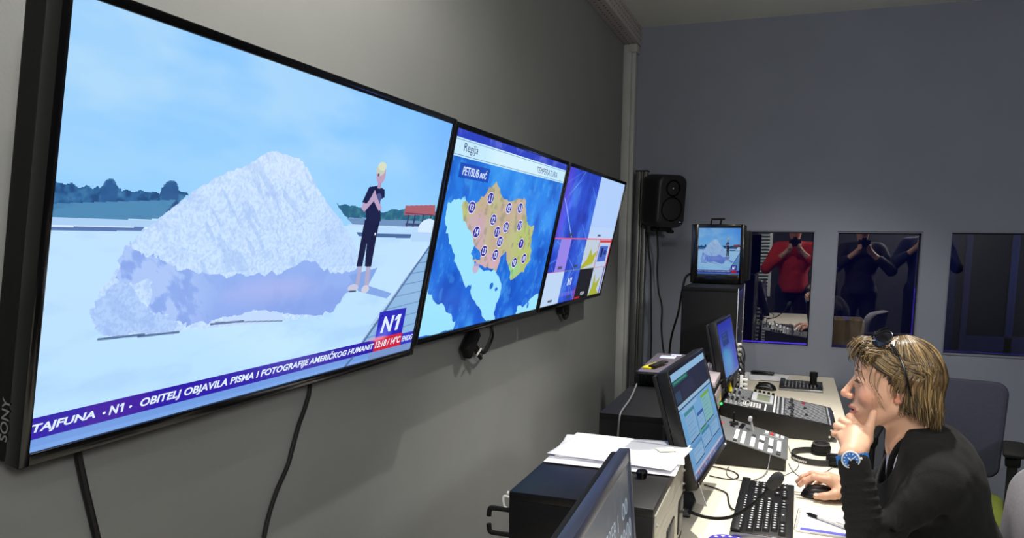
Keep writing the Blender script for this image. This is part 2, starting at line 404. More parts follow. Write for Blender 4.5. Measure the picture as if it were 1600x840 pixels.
e = empty('fill_lamp', (1.55, -1.05, ZC), 'added fill lamp hanging unseen in the back of the room', 'lamp')  # added fixture for the fill light, out of view
b = MB(); b.cyl((1.55, -1.05, 2.30), (1.55, -1.05, ZC-.001), .004, n=8); b.cyl((1.55, -1.05, ZC-.03), (1.55, -1.05, ZC-.001), .05, n=24); b.build('suspension', m_white, e)
b = MB(); b.cyl((1.55, -1.05, 2.285), (1.55, -1.05, 2.315), .05, .03, 24); b.build('cap', m_white, e)
# window with lit blinds in the back wall (seen mirrored in the left observation window)
wb = struct(bx('window_4', (-.93, YB, .70), (-.28, YB+.03, 1.86), m_white, .004))
bx('pane', (-.89, YB+.031, .74), (-.32, YB+.034, 1.82), mat('daylight pane', (200, 210, 205), .4, emit=(196, 208, 196), estr=.55), parent=wb)
for k in range(24):
    b = MB(); b.box((-.29, -.022, -.0012), (.29, .022, .0012), 0, Matrix.Translation((-.605, YB+.060, .755+.046*k)) @ Matrix.Rotation(math.radians(38), 4, 'X')); b.build('blind_slat', m_wall, wb)
# ================================================================ wall screens
HILL=[(-0.0065,0.6158),(0.0132,0.6144),(0.0348,0.6103),(0.057,0.6117),(0.0681,0.6117),(0.0709,0.6251),(0.0791,0.6292),(0.0856,0.6183),(0.095,0.6106),(0.1253,0.6111),(0.16,0.6089),(0.1616,0.6282),(0.1686,0.6386),(0.1835,0.6375),(0.1909,0.6205),(0.2118,0.6147),(0.199,0.5968),(0.1819,0.5657),(-0.0067,0.563)]
VEG=[(-0.007,0.5684),(0.1873,0.5956),(0.1632,0.545),(-0.0067,0.5343)]
LINE1=[(-0.0067,0.5192),(0.1387,0.5231),(0.1331,0.5134),(-0.0071,0.5123)]
HEAP=[(0.0675,0.316),(0.0798,0.2747),(0.0956,0.2586),(0.2134,0.2387),(0.2316,0.2439),(0.3667,0.2306),(0.4679,0.2285),(0.5652,0.2226),(0.6275,0.2358),(0.6741,0.3021),(0.7172,0.3348),(0.6923,0.4346),(0.6523,0.5018),(0.5957,0.5732),(0.5457,0.6244),(0.5086,0.6731),(0.4727,0.7251),(0.4477,0.7485),(0.4071,0.7561),(0.3668,0.7536),(0.3392,0.728),(0.3199,0.7028),(0.2866,0.6831),(0.2496,0.6532),(0.2151,0.6184),(0.1834,0.574),(0.1629,0.5482),(0.1383,0.5151),(0.1195,0.4864),(0.1062,0.46),(0.0995,0.4134),(0.0825,0.376),(0.0707,0.3387)]
SHADE=[(0.1195,0.4864),(0.1399,0.4544),(0.1656,0.4504),(0.1909,0.4243),(0.2356,0.4043),(0.2905,0.3877),(0.3488,0.3871),(0.3961,0.3876),(0.4467,0.3902),(0.4886,0.4152),(0.535,0.4284),(0.5708,0.3932),(0.6048,0.3796),(0.6618,0.3758),(0.6987,0.3978),(0.7068,0.3233),(0.6741,0.3021),(0.6275,0.2358),(0.5652,0.2226),(0.4644,0.255),(0.3937,0.2725),(0.3629,0.2634),(0.304,0.258),(0.25,0.253),(0.2235,0.2635),(0.1987,0.2944),(0.1661,0.3082),(0.161,0.3844),(0.1271,0.3875),(0.1075,0.3733),(0.0995,0.4134),(0.1062,0.46)]
FOOT=[(0.0675,0.316),(0.075,0.3459),(0.0998,0.382),(0.1218,0.3879),(0.1494,0.3359),(0.1723,0.3022),(0.1987,0.2944),(0.224,0.258),(0.2134,0.2387),(0.0956,0.2586),(0.0798,0.2747)]
FOOT2=[(0.3046,0.2521),(0.3473,0.266),(0.402,0.2712),(0.4641,0.2572),(0.4716,0.2278),(0.3667,0.2306)]
TREE2=[(0.5753,0.6205),(0.6557,0.6185),(0.7573,0.6073),(0.8397,0.6262),(1.0105,0.6199),(1.0154,0.569),(0.6241,0.5749)]
BEACH=[(0.6196,0.5746),(1.0163,0.5804),(1.0131,0.5489),(0.6513,0.5486)]
ROOF=[(0.8463,0.637),(0.9891,0.652),(0.9994,0.6079),(0.8455,0.5981)]
WALLP=[(0.665,0.5232),(0.8978,0.5208),(0.8951,0.5045),(0.677,0.5092)]
BOARD=[(1.0395,0.512),(1.0095,0.4742),(0.9472,0.3933),(0.8874,0.3058),(0.8512,0.2498),(0.7991,0.169),(0.7417,0.0624),(0.7136,-0.0082),(1.0086,-0.0496)]
BODY=[(0.6834,0.6911),(0.7141,0.6998),(0.7443,0.6892),(0.7498,0.6606),(0.7337,0.6493),(0.7512,0.5699),(0.6935,0.567),(0.6822,0.6301),(0.6672,0.6334)]
PANTS=[(0.6878,0.5714),(0.7477,0.5746),(0.7442,0.4954),(0.7449,0.3929),(0.7192,0.3943),(0.7109,0.483),(0.7091,0.3948),(0.6869,0.396),(0.6867,0.495)]
LEGA=[(0.6942,0.3956),(0.7091,0.3948),(0.7097,0.3205),(0.6948,0.322)]
LEGB=[(0.7243,0.394),(0.7423,0.3931),(0.7492,0.3115),(0.731,0.3134)]
ARM=[(0.6696,0.6336),(0.6846,0.6303),(0.6973,0.6551),(0.7068,0.6846),(0.7194,0.6574),(0.7472,0.6188),(0.7367,0.6058),(0.7096,0.6421),(0.6959,0.6219),(0.6804,0.5994),(0.6689,0.6103)]
SHAD2=[(0.6639,0.3636),(0.7724,0.3863),(0.7457,0.317),(0.8552,0.2737),(0.8359,0.2544),(0.7111,0.2979)]
SEA=[(0.0331,0.6548),(0.0749,0.6834),(0.1328,0.6917),(0.1559,0.6526),(0.206,0.5901),(0.2115,0.5367),(0.2647,0.4832),(0.2551,0.414),(0.2946,0.3425),(0.4081,0.307),(0.4759,0.3028),(0.5609,0.2183),(0.5621,0.1385),(0.5437,0.045),(0.5729,-0.0115),(0.4888,-0.0013),(0.4055,0.0971),(0.3093,0.1837),(0.305,0.2346),(0.2573,0.2321),(0.1873,0.3208),(0.1461,0.3766),(0.0999,0.4562),(0.051,0.5193),(0.0324,0.5808)]
SEAB=[(0.0046,0.2417),(0.0629,0.1731),(0.1275,0.1443),(0.1943,0.0861),(0.2341,0.037),(0.2264,-0.0042),(-0.0141,0.0054),(-0.0001,0.1434)]
SEAC=[(0.7716,-0.0082),(0.7815,0.0598),(0.8477,0.0328),(0.9142,0.0957),(0.992,0.1048),(1.0307,-0.0316)]
WARM=[(0.1214,0.6689),(0.1861,0.6616),(0.2358,0.686),(0.2777,0.7443),(0.3351,0.7926),(0.3831,0.7424),(0.4758,0.701),(0.5723,0.7404),(0.6302,0.7228),(0.6688,0.6149),(0.7129,0.5684),(0.7685,0.5704),(0.7707,0.487),(0.806,0.3509),(0.7586,0.2851),(0.645,0.227),(0.5866,0.3277),(0.5335,0.4158),(0.4983,0.3782),(0.49,0.2942),(0.4257,0.3209),(0.3819,0.3234),(0.2906,0.3569),(0.2532,0.3863),(0.327,0.3696),(0.335,0.4123),(0.2725,0.4555),(0.2152,0.5234),(0.1521,0.5872),(0.1212,0.6369)]
NUMS=[(11, 0.3153, 0.7072), (13, 0.1897, 0.6487), (12, 0.4822, 0.6675), (11, 0.5872, 0.6756), (12, 0.3706, 0.5946), (11, 0.4238, 0.5286), (10, 0.4923, 0.5574), (11, 0.6177, 0.5728), (14, 0.2588, 0.5245), (12, 0.4634, 0.4742), (7, 0.6694, 0.462), (13, 0.3466, 0.4221), (13, 0.4487, 0.3979), (10, 0.6417, 0.3443), (10, 0.7324, 0.3671)]
m_screen = attr_mat('lit screen', rough=.25, emit=1.0)
m_twhite = mat('screen text white', (10, 10, 10), .4, emit=(225, 240, 255), estr=1.0)
m_tnavy = mat('screen text navy', (10, 10, 10), .4, emit=(40, 45, 110), estr=1.0)

def pic_salt(W, H):
    p = Pic(W, H)
    p.fill((178, 230, 255), (132, 196, 255))
    n = p.noise(2.2, 3, 5, .7, 1.6)+.25*p.noise(7, 9, 3, .5, 2.); t = np.clip((n-.62)*2.6, 0, .62)*np.clip((p.v-.55)*4, 0, 1)*np.clip(1.25-p.u*1.0, .25, 1)
    p.paint(t, (196, 228, 250))
    side = np.clip((p.u-.8)*3, 0, .5)*np.clip((p.v-.6)*3, 0, 1); p.paint(side, (104, 170, 250))
    g = (p.v < .545); p.paint(g*1.0, (184, 226, 255)); p.paint(g*np.clip(p.v*1.7, 0, .65), (196, 228, 255))
    n = p.noise(5, 5, 5, 1, 3); p.paint(g*np.clip((n-.5)*1.2, 0, .25), (150, 192, 245))
    m = p.rag(HILL, (48, 104, 158), .004, 2); n = p.noise(60, 11, 3, .8, 1); p.paint(m*np.clip((n-.45)*4, 0, .8), (30, 70, 122)); p.paint(m*np.clip((.42-n)*3, 0, .6), (84, 142, 182))
    for u, v, r in ((.0771, .60, .012), (.176, .61, .015)): p.ell(u, v, r, .034, (44, 92, 148), .85)
    m = p.poly(VEG, (78, 138, 182)); n = p.noise(22, 14, 4, .5, 2); p.paint(m*np.clip((n-.5)*3, 0, .7), (50, 104, 158))
    p.rect(0, .512, .165, .54, (172, 208, 245)); p.rect(0, .519, .16, .5235, (214, 236, 255)); p.poly(LINE1, (88, 118, 176))
    m = p.rag(TREE2, (40, 98, 132), .006, 2); n = p.noise(40, 17, 4); p.paint(m*np.clip((n-.45)*3, 0, .8), (70, 140, 150)); p.poly(BEACH, (110, 146, 190)); p.rect(.63, .545, 1, .552, (190, 220, 250))
    for a in (.865, .895, .935, .975): p.rect(a, .552, a+.006, .604, (50, 58, 96))
    p.rect(.86, .558, .985, .566, (60, 70, 110)); p.poly(ROOF, (170, 96, 110)); p.rect(.85, .604, .99, .61, (110, 60, 90))
    p.ell(.975, .545, .05, .045, (212, 234, 255)); p.rect(.9, .49, 1, .53, (180, 214, 248)); p.poly(WALLP, (72, 104, 156))
    m = p.poly(BOARD, (142, 184, 226))
    for k in range(15):
        yy = .50-k*.036-(.0009*k*k); p.line((.60, yy-.02), (1.15, yy+.03), .0028, (96, 134, 186), .8*m)
    p.line((1.0, .468), (.735, .03), .0075, (84, 112, 160)); p.line((.985, .468), (.725, .035), .004, (205, 228, 250))
    n = p.noise(14, 23, 5); n2 = p.noise(150, 29, 2, 1, 1, .5); n3 = p.noise(26, 37, 4, .8, 1.6, -.7); n4 = p.noise(30, 39, 4, .7, 1.8, .9)
    m = p.rag(HEAP, (196, 224, 255), .004, 3); p.paint(m*np.clip((p.v-.45)*1.6, 0, .45), (214, 234, 255))
    lr = np.where(p.u < .42, n3, n4); p.paint(m*np.clip((lr-.5)*1.6, 0, .26), (164, 194, 248)); p.paint(m*np.clip((n2-.50)*1.6, 0, .30), (158, 188, 242)); p.paint(m*np.clip((.48-n2)*1.6, 0, .3), (226, 242, 255)); ns = p.noise(20, 61, 3, 2.6, .5, .75); p.paint(m*np.clip((ns-.60)*5, 0, .35)*(p.u > .25)*(p.v > .40), (150, 182, 242)); p.paint(m*np.clip((p.v-.66)*5, 0, .3), (222, 240, 255))
    p.paint(m*np.clip((p.u-.50)*3, 0, .25)*(p.v > .4), (170, 202, 252))
    m = p.rag(SHADE, (148, 178, 242), .009, 8); p.paint(m*np.clip((n-.5)*1.6, 0, .25), (126, 158, 230)); p.paint(m*np.clip(1-((p.u-.44)/.16)**2-((p.v-.33)/.06)**2, 0, 1)*.32, (204, 192, 240))
    p.paint(m*np.clip((.34-p.v)*5, 0, .4), (120, 150, 226))
    lf = m*np.clip((.30-p.u)*12, 0, 1); p.paint(lf*np.clip((n3-.42)*7, 0, .7), (182, 208, 252)); p.paint(lf*np.clip((.42-n3)*6, 0, .4), (132, 162, 230))
    m = p.rag(FOOT, (178, 208, 252), .006, 9); p.paint(m*np.clip((n2-.5)*4, 0, .3), (140, 170, 234)); p.paint(m*np.clip((n3-.55)*4, 0, .4), (152, 182, 240)); p.rag(FOOT2, (190, 216, 253), .005, 4)
    for a, c in ((.085, .25), (.15, .243), (.29, .2485)): p.line((a, c), (a+.075, c-.004), .004, (60, 84, 130), .8)
    p.line((.3, .252), (.47, .226), .003, (90, 110, 150), .7)
    p.poly(SHAD2, (130, 166, 232))
    for q in (LEGA, LEGB): p.poly(q, (176, 170, 204))
    p.ell(.688, .314, .02, .014, (198, 200, 222)); p.ell(.737, .304, .015, .016, (206, 206, 224)); p.line((.675, .302), (.70, .30), .004, (70, 80, 120)); 
    p.poly(PANTS, (14, 22, 66)); p.poly(BODY, (18, 26, 72)); p.ell(.726, .655, .012, .018, (90, 100, 160), .8); p.rect(.735, .515, .741, .525, (230, 236, 255))
    p.poly(ARM, (186, 162, 196)); p.ell(.7205, .742, .0175, .034, (190, 160, 190)); p.ell(.716, .758, .0165, .02, (196, 206, 184)); p.ell(.72, .772, .016, .016, (214, 224, 196)); p.rect(.714, .69, .727, .712, (180, 150, 184)); p.ell(.711, .74, .003, .006, (70, 60, 110))
    # news ticker, logo and clock boxes
    p.rect(0, 0, 1, .031, (112, 156, 226)); p.rect(0, 0, 1, .012, (128, 172, 236), .6); m = p.rect(0, .031, 1, .0845, (44, 22, 168)); p.paint(m*np.clip(1-((p.u-.13)/.06)**2, 0, .35), (96, 30, 150))
    p.paint((p.v > .031)*(p.v < .0845)*np.clip((p.u-.8)*4, 0, .6), (60, 70, 215)); p.rect(.80, .0, 1, .031, (120, 150, 205)); p.line((.735, .03), (.71, 0), .0075, (84, 112, 160))
    p.rect(.817, .089, .941, .2, (36, 34, 186)); p.ell(.85, .10, .045, .05, (110, 120, 240), .7, 1.); p.rect(.817, .032, .943, .087, (206, 32, 62)); p.ell(.83, .085, .05, .012, (250, 160, 190), .8, 1.)
    return p
def pic_map(W, H):
    p = Pic(W, H); p.fill((24, 96, 214), (42, 138, 236))
    n = p.noise(5, 3, 5); p.paint(np.clip((n-.5)*2.4, 0, .6), (14, 66, 180)); p.paint(np.clip((.46-n)*2.4, 0, .5), (74, 170, 248))
    n3 = p.noise(18, 8, 3); p.paint(np.clip((n3-.58)*3, 0, .35), (90, 170, 240))
    def ragged(pts, c, amt=.01, seed=1):
        r = random.Random(seed); q = []
        for a, b_ in zip(pts, pts[1:]+pts[:1]):
            for k in range(4): t = k/4; q.append((a[0]+(b_[0]-a[0])*t+r.uniform(-amt, amt)*.7, a[1]+(b_[1]-a[1])*t+r.uniform(-amt, amt)))
        return p.poly(q, c)
    for s_, q in ((1, SEA), (2, SEAB), (3, SEAC)): ragged(q, (158, 228, 254), .009, s_)
    for (u, v, a_, b_) in ((.84, .06, .012, .02), (.89, .04, .01, .02), (.8, .09, .008, .01), (.47, .215, .015, .02), (.52, .19, .012, .012)): p.ell(u, v, a_, b_, (30, 110, 220))
    m = ragged(WARM, (190, 192, 136), .010, 5); n = p.noise(4, 21, 4)
    p.paint(m*np.clip((n-.44)*3, 0, .8), (196, 168, 150)); p.paint(m*np.clip((.47-n)*3.5, 0, .75), (178, 196, 104))
    p.paint(m*np.clip(1-((p.u-.24)/.13)**2-((p.v-.5)/.16)**2, 0, .7), (206, 166, 196)); p.paint(m*np.clip(1-((p.u-.42)/.13)**2-((p.v-.36)/.07)**2, 0, .8), (214, 172, 196)); p.paint(m*np.clip(1-((p.u-.60)/.07)**2-((p.v-.68)/.1)**2, 0, .5), (206, 158, 160))
    p.paint(m*np.clip(1-((p.u-.63)/.1)**2-((p.v-.3)/.07)**2, 0, .85), (150, 216, 150)); n5 = p.noise(24, 33, 3); p.paint(m*np.clip((n5-.58)*4, 0, .5), (140, 140, 110))
    p.ell(.31, .33, .025, .03, (206, 172, 200), .8); p.ell(.13, .72, .03, .04, (18, 70, 190), .5, 1.)
    p.rect(0, .965, 1, 1, (38, 62, 190)); p.paint((p.v > .965)*np.clip((p.noise(12, 40, 3)-.5)*3, 0, .6), (110, 120, 220))
    m = p.rect(0, .876, 1, .962, (196, 234, 252)); p.paint(m*np.clip(1-((p.u-.5)/.3)**2, 0, .5), (224, 246, 255)); p.rect(0, .882, 1, .886, (110, 150, 190)); p.rect(0, .953, 1, .956, (120, 160, 200))
    p.rect(.06, .785, .27, .855, (20, 64, 176), .8)
    for k, u, v in NUMS:
        p.ell(u, v, .0265, .0335, (238, 238, 255)); p.ell(u, v, .0235, .029, (50, 24, 160))
    return p
def pic_multi(W, H):
    p = Pic(W, H); p.fill((188, 210, 240))
    def blue(u0, v0, u1, v1, s):
        m = p.rect(u0, v0, u1, v1, (36, 74, 204)); n = p.noise(6, s, 4); p.paint(m*np.clip((n-.5)*3, 0, .7), (70, 130, 232)); p.paint(m*np.clip((.45-n)*3, 0, .7), (22, 40, 150))
        r = random.Random(s)
        for k in range(6):
            a = (r.uniform(u0-.1, u1), r.uniform(v0, v1)); p.line(a, (a[0]+r.uniform(.05, .3), a[1]+r.uniform(-.4, .4)), .006, (120, 170, 245), m*.55)
        return m
    m = blue(0, .5, .51, 1, 4); p.paint(m*np.clip((.14-p.u)*7, 0, .75), (92, 60, 216)); p.line((.03, .78), (.24, .51), .006, (160, 210, 255), m*.9); p.line((.0, .88), (.3, 1.05), .006, (110, 120, 240), m*.5); p.rect(0, .5, .012, 1, (150, 120, 240))
    p.rect(.51, .5, 1, 1, (176, 206, 250)); p.rect(.51, .5, 1, .6, (190, 214, 246), .6)
    m = blue(0, .25, .1, .5, 5); p.rect(.1, .25, .25, .5, (150, 132, 232)); blue(.25, .25, .5, .5, 6); p.rect(.5, .25, .75, .5, (190, 204, 220))
    p.poly([(.5, .27), (.58, .33), (.62, .42), (.66, .36), (.74, .4), (.7, .29), (.5, .25)], (176, 178, 40)); p.rect(.75, .25, 1, .5, (186, 204, 232)); m = p.rect(.78, .3, .95, .44, (70, 100, 200)); p.rect(.82, .34, .86, .42, (20, 30, 80)); p.rect(.88, .36, .93, .4, (30, 50, 140))
    p.rect(0, 0, .25, .25, (190, 214, 244)); m = blue(.25, 0, .5, .25, 9); p.rect(.26, .05, .5, .08, (120, 110, 220), .6); p.rect(.47, 0, .5, .1, (160, 60, 140), .6); p.rect(.5, 0, .75, .25, (8, 8, 20))
    p.rect(.75, 0, 1, .25, (186, 202, 224)); p.poly([(.76, 0), (.8, .08), (.8, .2), (.85, .1), (.93, .16), (.9, .04), (.96, 0)], (168, 176, 44)); p.rect(.96, 0, .985, .25, (110, 90, 170))
    for a in (.5,): p.rect(0, a-.004, 1, a+.004, (230, 90, 120))
    p.rect(0, .246, 1, .253, (214, 90, 160)); p.rect(.2, .246, .75, .253, (80, 190, 80), .6); p.rect(.748, .25, .757, .5, (190, 50, 70)); p.rect(.985, .25, 1, .5, (190, 60, 80)); p.rect(.76, .47, 1, .49, (210, 60, 60)); p.rect(.51, 0, .6, .012, (190, 20, 30))
    for a, v in ((.2, .52), (.68, .52), (.14, .27), (.38, .27), (.10, .02), (.37, .02), (.62, .03)): p.rect(a, v, a+.06, v+.02, (60, 64, 80), .8)
    return p

TH = math.radians(12); TN = Vector((math.cos(TH), 0, -math.sin(TH))); TU = Vector((math.sin(TH), 0, math.cos(TH))); CAMP = Vector((0, 0, 1.45))
def digit_one(parent, P, box, m, sh=.2):
    u0, v0, u1, v1 = box; pts = [(.38, 0), (.78, 0), (.78+sh, 1), (.30+sh, 1), (.02+sh*.8, .80), (.02+sh*.6, .62), (.38+sh*.6, .74)]
    pts = [(u0+(u1-u0)*a, v0+(v1-v0)*b_) for a, b_ in pts]; me = bpy.data.meshes.new('caption'); me.from_pydata([P(a, b_, .0006) for a, b_ in pts], [], [list(range(len(pts)))]); me.materials.append(m)
    o = bpy.data.objects.new('caption', me); COL.objects.link(o); attach(o, parent)
def wall_screen(label, s, y0, y1, u0, u1, pic, W, H):
    base = CAMP-TN*s; o = base+TU*u0; o.y = y0
    P = plane_fn(o, Vector((0, y1-y0, 0)), TU*(u1-u0), TN)
    e = empty('wall_television', (WX, (y0+y1)/2, 1.46), label, 'television', 'televisions along the left wall')
    wd, ht = y1-y0, u1-u0; bz = .0135
    def pt(y, u, d): return o+Vector((0, y, 0))+TU*u+TN*d
    M = Matrix(((0, TU.x, TN.x, o.x), (1, 0, 0, o.y), (0, TU.z, TN.z, o.z), (0, 0, 0, 1)))   # local x=along y, y=up, z=normal
    b = MB(); h = .004
    for lo, hi in (((-bz, -bz-.003), (0, ht+bz)), ((wd, -bz-.003), (wd+bz, ht+bz)), ((0, -bz-.003), (wd, 0)), ((0, ht), (wd, ht+bz))):
        b.box((*lo, -.02), (*hi, h), .0018, M)
    b.build('bezel', m_gloss, e)
    b = MB(); b.box((-bz, -bz-.003, -.052), (wd+bz, ht+bz, -.0205), .005, M); b.box((.12, .06, -.072), (wd-.12, ht-.12, -.052), .01, M)
    b.build('housing', m_matte, e)
    pic.mesh('screen', m_screen, e, P)
    b = MB()
    for yy in (wd*.32, wd*.68):
        a0 = pt(yy, ht*.75, -.07); a1 = pt(yy, ht*.25, -.07)
        b.tube([a0, a1], .012, 6, False); b.tube([a1, (WX+.012, a1.y, a1.z+.02)], .010, 6, False); b.tube([a0, (WX+.012, a0.y, a0.z-.02)], .010, 6, False)
    b.box((WX+.001, y0+wd*.25, 1.32), (WX+.015, y0+wd*.75, 1.36)); b.box((WX+.001, y0+wd*.25, 1.56), (WX+.015, y0+wd*.75, 1.60))
    b.build('wall_mount', m_dgrey, e)
    return e, P, pt
e1, P1, pt1 = wall_screen('nearest and largest-looking wall television showing a white salt heap and a standing figure', .78, .658, 1.652, -.433, .099, pic_salt(760, 420), 0, 0)
for s_, bxs, m_ in (('TAJFUNA', (.002, .042, .093, .068), m_twhite), ('•', (.1045, .051, .1095, .058), m_twhite), ('N', (.1147, .0455, .1310, .0695), m_twhite), ('•', (.1485, .051, .1535, .058), m_twhite),
                    ('OBITELJ OBJAVILA PISMA I FOTOGRAFIJE AMERIČKOG HUMANIT', (.168, .0395, .815, .0765), m_twhite), ('ENOG', (.946, .045, .999, .070), m_twhite),
                    ('13:18 / 14°C', (.822, .045, .938, .076), m_twhite), ('N', (.834, .107, .888, .176), m_twhite)):
    text_mesh('caption', s_, m_, e1, P1, bxs, .18, .030 if s_ != '•' else 0)
digit_one(e1, P1, (.888, .107, .920, .176), m_twhite, .25); digit_one(e1, P1, (.1315, .0455, .1400, .0695), m_twhite)
# maker's lettering on the left edge of the nearest television
PL = plane_fn(pt1(-.0137, .055, -.0445), TU*1.0, -TN*1.0, Vector((0, -1, 0)))
PS = lambda u, v, d=0: pt1(-.0137-.0003, .050+u, -.018-v)
text_mesh('logo', 'SONY', mat('grey lettering', (120, 122, 124), .5), e1, lambda u, v, d=0: pt1(-.0141, u, -.008-v), (.012, .010, .066, .0225), 0, .012)
e2, P2, pt2 = wall_screen('middle wall television showing a blue temperature map with numbers', .80, 1.724, 2.674, -.4225, .0985, pic_map(520, 300), 0, 0)
text_mesh('caption', 'Regija', m_tnavy, e2, P2, (.062, .895, .158, .945), .0, -.0)
text_mesh('caption', 'TEMPERATURA', m_tnavy, e2, P2, (.668, .900, .905, .935), .0, -.0)
text_mesh('caption', 'PET/SUB noć', m_twhite, e2, P2, (.082, .797, .25, .842), .1, .012)
for k, u, v in NUMS:
    hw = .0125 if k > 9 else .006
    text_mesh('caption', str(k), m_twhite, e2, P2, (u-hw, v-.0175, u+hw, v+.0175), .0, .03)
e3, P3_, pt3 = wall_screen('farthest wall television showing a multi-view grid of small pictures', .80, 2.712, 3.669, -.4225, .0985, pic_multi(300, 230), 0, 0)
text_mesh('caption', 'N1', m_twhite, e3, P3_, (.335, .13, .395, .19), .1, .03); text_mesh('caption', 'PGM', m_twhite, e3, P3_, (.60, .022, .66, .05), 0, 0)

# cables hanging below the televisions
def cable(name, label, pts, r, m=m_rubber, n=8, group=None, cat='cable'):
    b = MB(); b.tube(pts, r, n); o = b.build(name, m); return tag(o, label, cat, group)
cx = WX+.012
cable('hanging_cable', 'thick black cable hanging below the left end of the nearest television', [(cx-.004, .80, 1.30), (cx, .80, 1.16), (cx, .806, 1.11), (cx, .815, 1.06), (cx, .826, 1.0), (cx, .84, .9), (cx-.003, .85, .7), (cx-.003, .86, .45), (cx-.003, .85, .3)], .0055)
cable('hanging_cable', 'black wavy cable hanging below the right half of the nearest television', [(cx-.004, 1.37, 1.30), (cx, 1.367, 1.15), (cx, 1.352, 1.105), (cx, 1.324, 1.065), (cx, 1.300, 1.02), (cx, 1.283, .99), (cx, 1.243, .945), (cx, 1.210, .885), (cx, 1.19, .8), (cx, 1.18, .6), (cx, 1.18, .3)], .0042)
e = empty('power_plug_bundle', (cx, 2.2, 1.13), 'black plug and taped cable bundle hanging under the middle television', 'plug')
b = MB(); M = Matrix.Translation((cx+.02, 2.185, 1.135)) @ Matrix.Rotation(math.radians(-52), 4, 'X')
b.box((-.014, -.022, -.05), (.014, .022, .055), .006, M); b.build('plug', m_matte, e)
b = MB(); b.tube([(cx+.02, 2.215, 1.115), (cx+.02, 2.245, 1.09), (cx+.02, 2.27, 1.075)], .006); b.tube([(cx+.02, 2.225, 1.125), (cx+.02, 2.262, 1.10), (cx+.02, 2.30, 1.088), (cx+.015, 2.35, 1.10), (cx+.01, 2.40, 1.13), (cx, 2.415, 1.165), (cx, 2.41, 1.25)], .0042); b.build('lead', m_rubber, e)
b = MB(); b.tube([(cx+.035, 2.20, 1.095), (cx+.037, 2.23, 1.112)], .003, 6, False); b.build('cable_tie', m_white, e)
e = empty('cable_loop', (cx, 3.2, 1.15), 'small black coil of cable hanging under the farthest television', 'cable')
b = MB(); c0 = Vector((cx+.02, 3.25, 1.15))
for k, r in enumerate((.045, .036, .028)): b.tube([c0+Vector((.004*k, r*1.1*math.cos(t*.7)-.02*k, r*.85*math.sin(t*.7))) for t in range(10)], .005)
b.build('coil', m_rubber, e); b = MB(); b.tube([c0+Vector((0, -.03, .01)), c0+Vector((-.01, -.02, .05)), c0+Vector((-.015, -.02, .12))], .005); b.box((WX+.012, 3.18, 1.14), (WX+.045, 3.225, 1.19), .006); b.build('plug', m_matte, e)
# ================================================================ desk
m_desk = mat('cream desk laminate', (236, 228, 208), .42, var=.015, vscale=4, bump=.03, bscale=500)
m_dlegs = mat('desk leg grey', (120, 122, 124), .5, .4)
e = empty('desk', (-.15, 2.5, 0), 'long cream topped desk running along the racks to the far wall', 'desk')
b = MB(); b.box((-.60, .62, DZ-.028), (.243, 4.522, DZ), .003); b.build('desk_top', m_desk, e)
for y in (.75, 1.70, 2.75, 4.4):
    b = MB(); b.box((-.57, y-.02, 0), (-.53, y+.02, DZ-.028), .004); b.box((.12, y-.02, .03), (.16, y+.02, DZ-.028), .004); b.box((-.59, y-.03, 0), (.2, y+.03, .03), .006); b.build('leg', m_dlegs, e)
b = MB(); b.box((-.56, .8, .42), (-.545, 4.4, DZ-.03), .002); b.build('modesty_panel', m_dlegs, e)

# ================================================================ equipment racks
m_wood = mat('black ash wood', (15, 14, 17), .40, spec=.4, var=.5, vscale=16, stretch=(14, .6, 14), bump=.12, bscale=60)
m_flat = mat('black laminate', (7, 7, 8), .65, spec=.25)
def knob(b, c, r, h, ax='z'):
    c = Vector(c); d = {'z': Vector((0, 0, h)), 'x': Vector((h, 0, 0))}[ax]; b.cyl(c, c+d, r, r*.86, 16)
def rack(label, y0, y1, x0, x1, z1, panels, group='equipment racks on the desk', shell=None):
    e = empty('equipment_rack', ((x0+x1)/2, (y0+y1)/2, DZ), label, 'rack', group); t = .018; shell = shell or m_wood
    b = MB(); b.box((x0, y0, z1-t), (x1, y1, z1), .0015); b.box((x0, y0, DZ), (x1, y0+t, z1-t), .0015); b.box((x0, y1-t, DZ), (x1, y1, z1-t), .0015)
    b.box((x0, y0+t, DZ), (x1, y1-t, DZ+t), .001); b.box((x0, y0+t, DZ+t), (x0+.006, y1-t, z1-t), .001)
    b.build('cabinet', shell, e)
    z = z1-t-.002; ya, yb = y0+t+.001, y1-t-.001
    for (h, m) in panels:
        if z-h < DZ+t: break
        b = MB(); b.box((x1-.006, ya, z-h+.0015), (x1+.002, yb, z), .001); b.box((x1-.2, ya+.02, z-h+.003), (x1-.006, yb-.02, z-.002))
        fp = b.build('rack_panel', m, e)
        for yy in (ya+.008, yb-.008):
            b = MB(); b.lathe([(.0045, 0), (.0045, .0025), (.0025, .003), (.0025, .0052)], Matrix.Translation((x1+.002, yy, z-h/2)) @ Matrix.Rotation(PI/2, 4, 'Y'), 10); b.build('rack_screw', m_steel, fp)
        z -= h
    return e
r1 = rack('black ash rack cabinet nearest the camera with loose paper on its top', 1.447, 1.900, -.522, -.227, .94, [(.044, m_panel), (.022, m_panel), (.110, m_panel)])
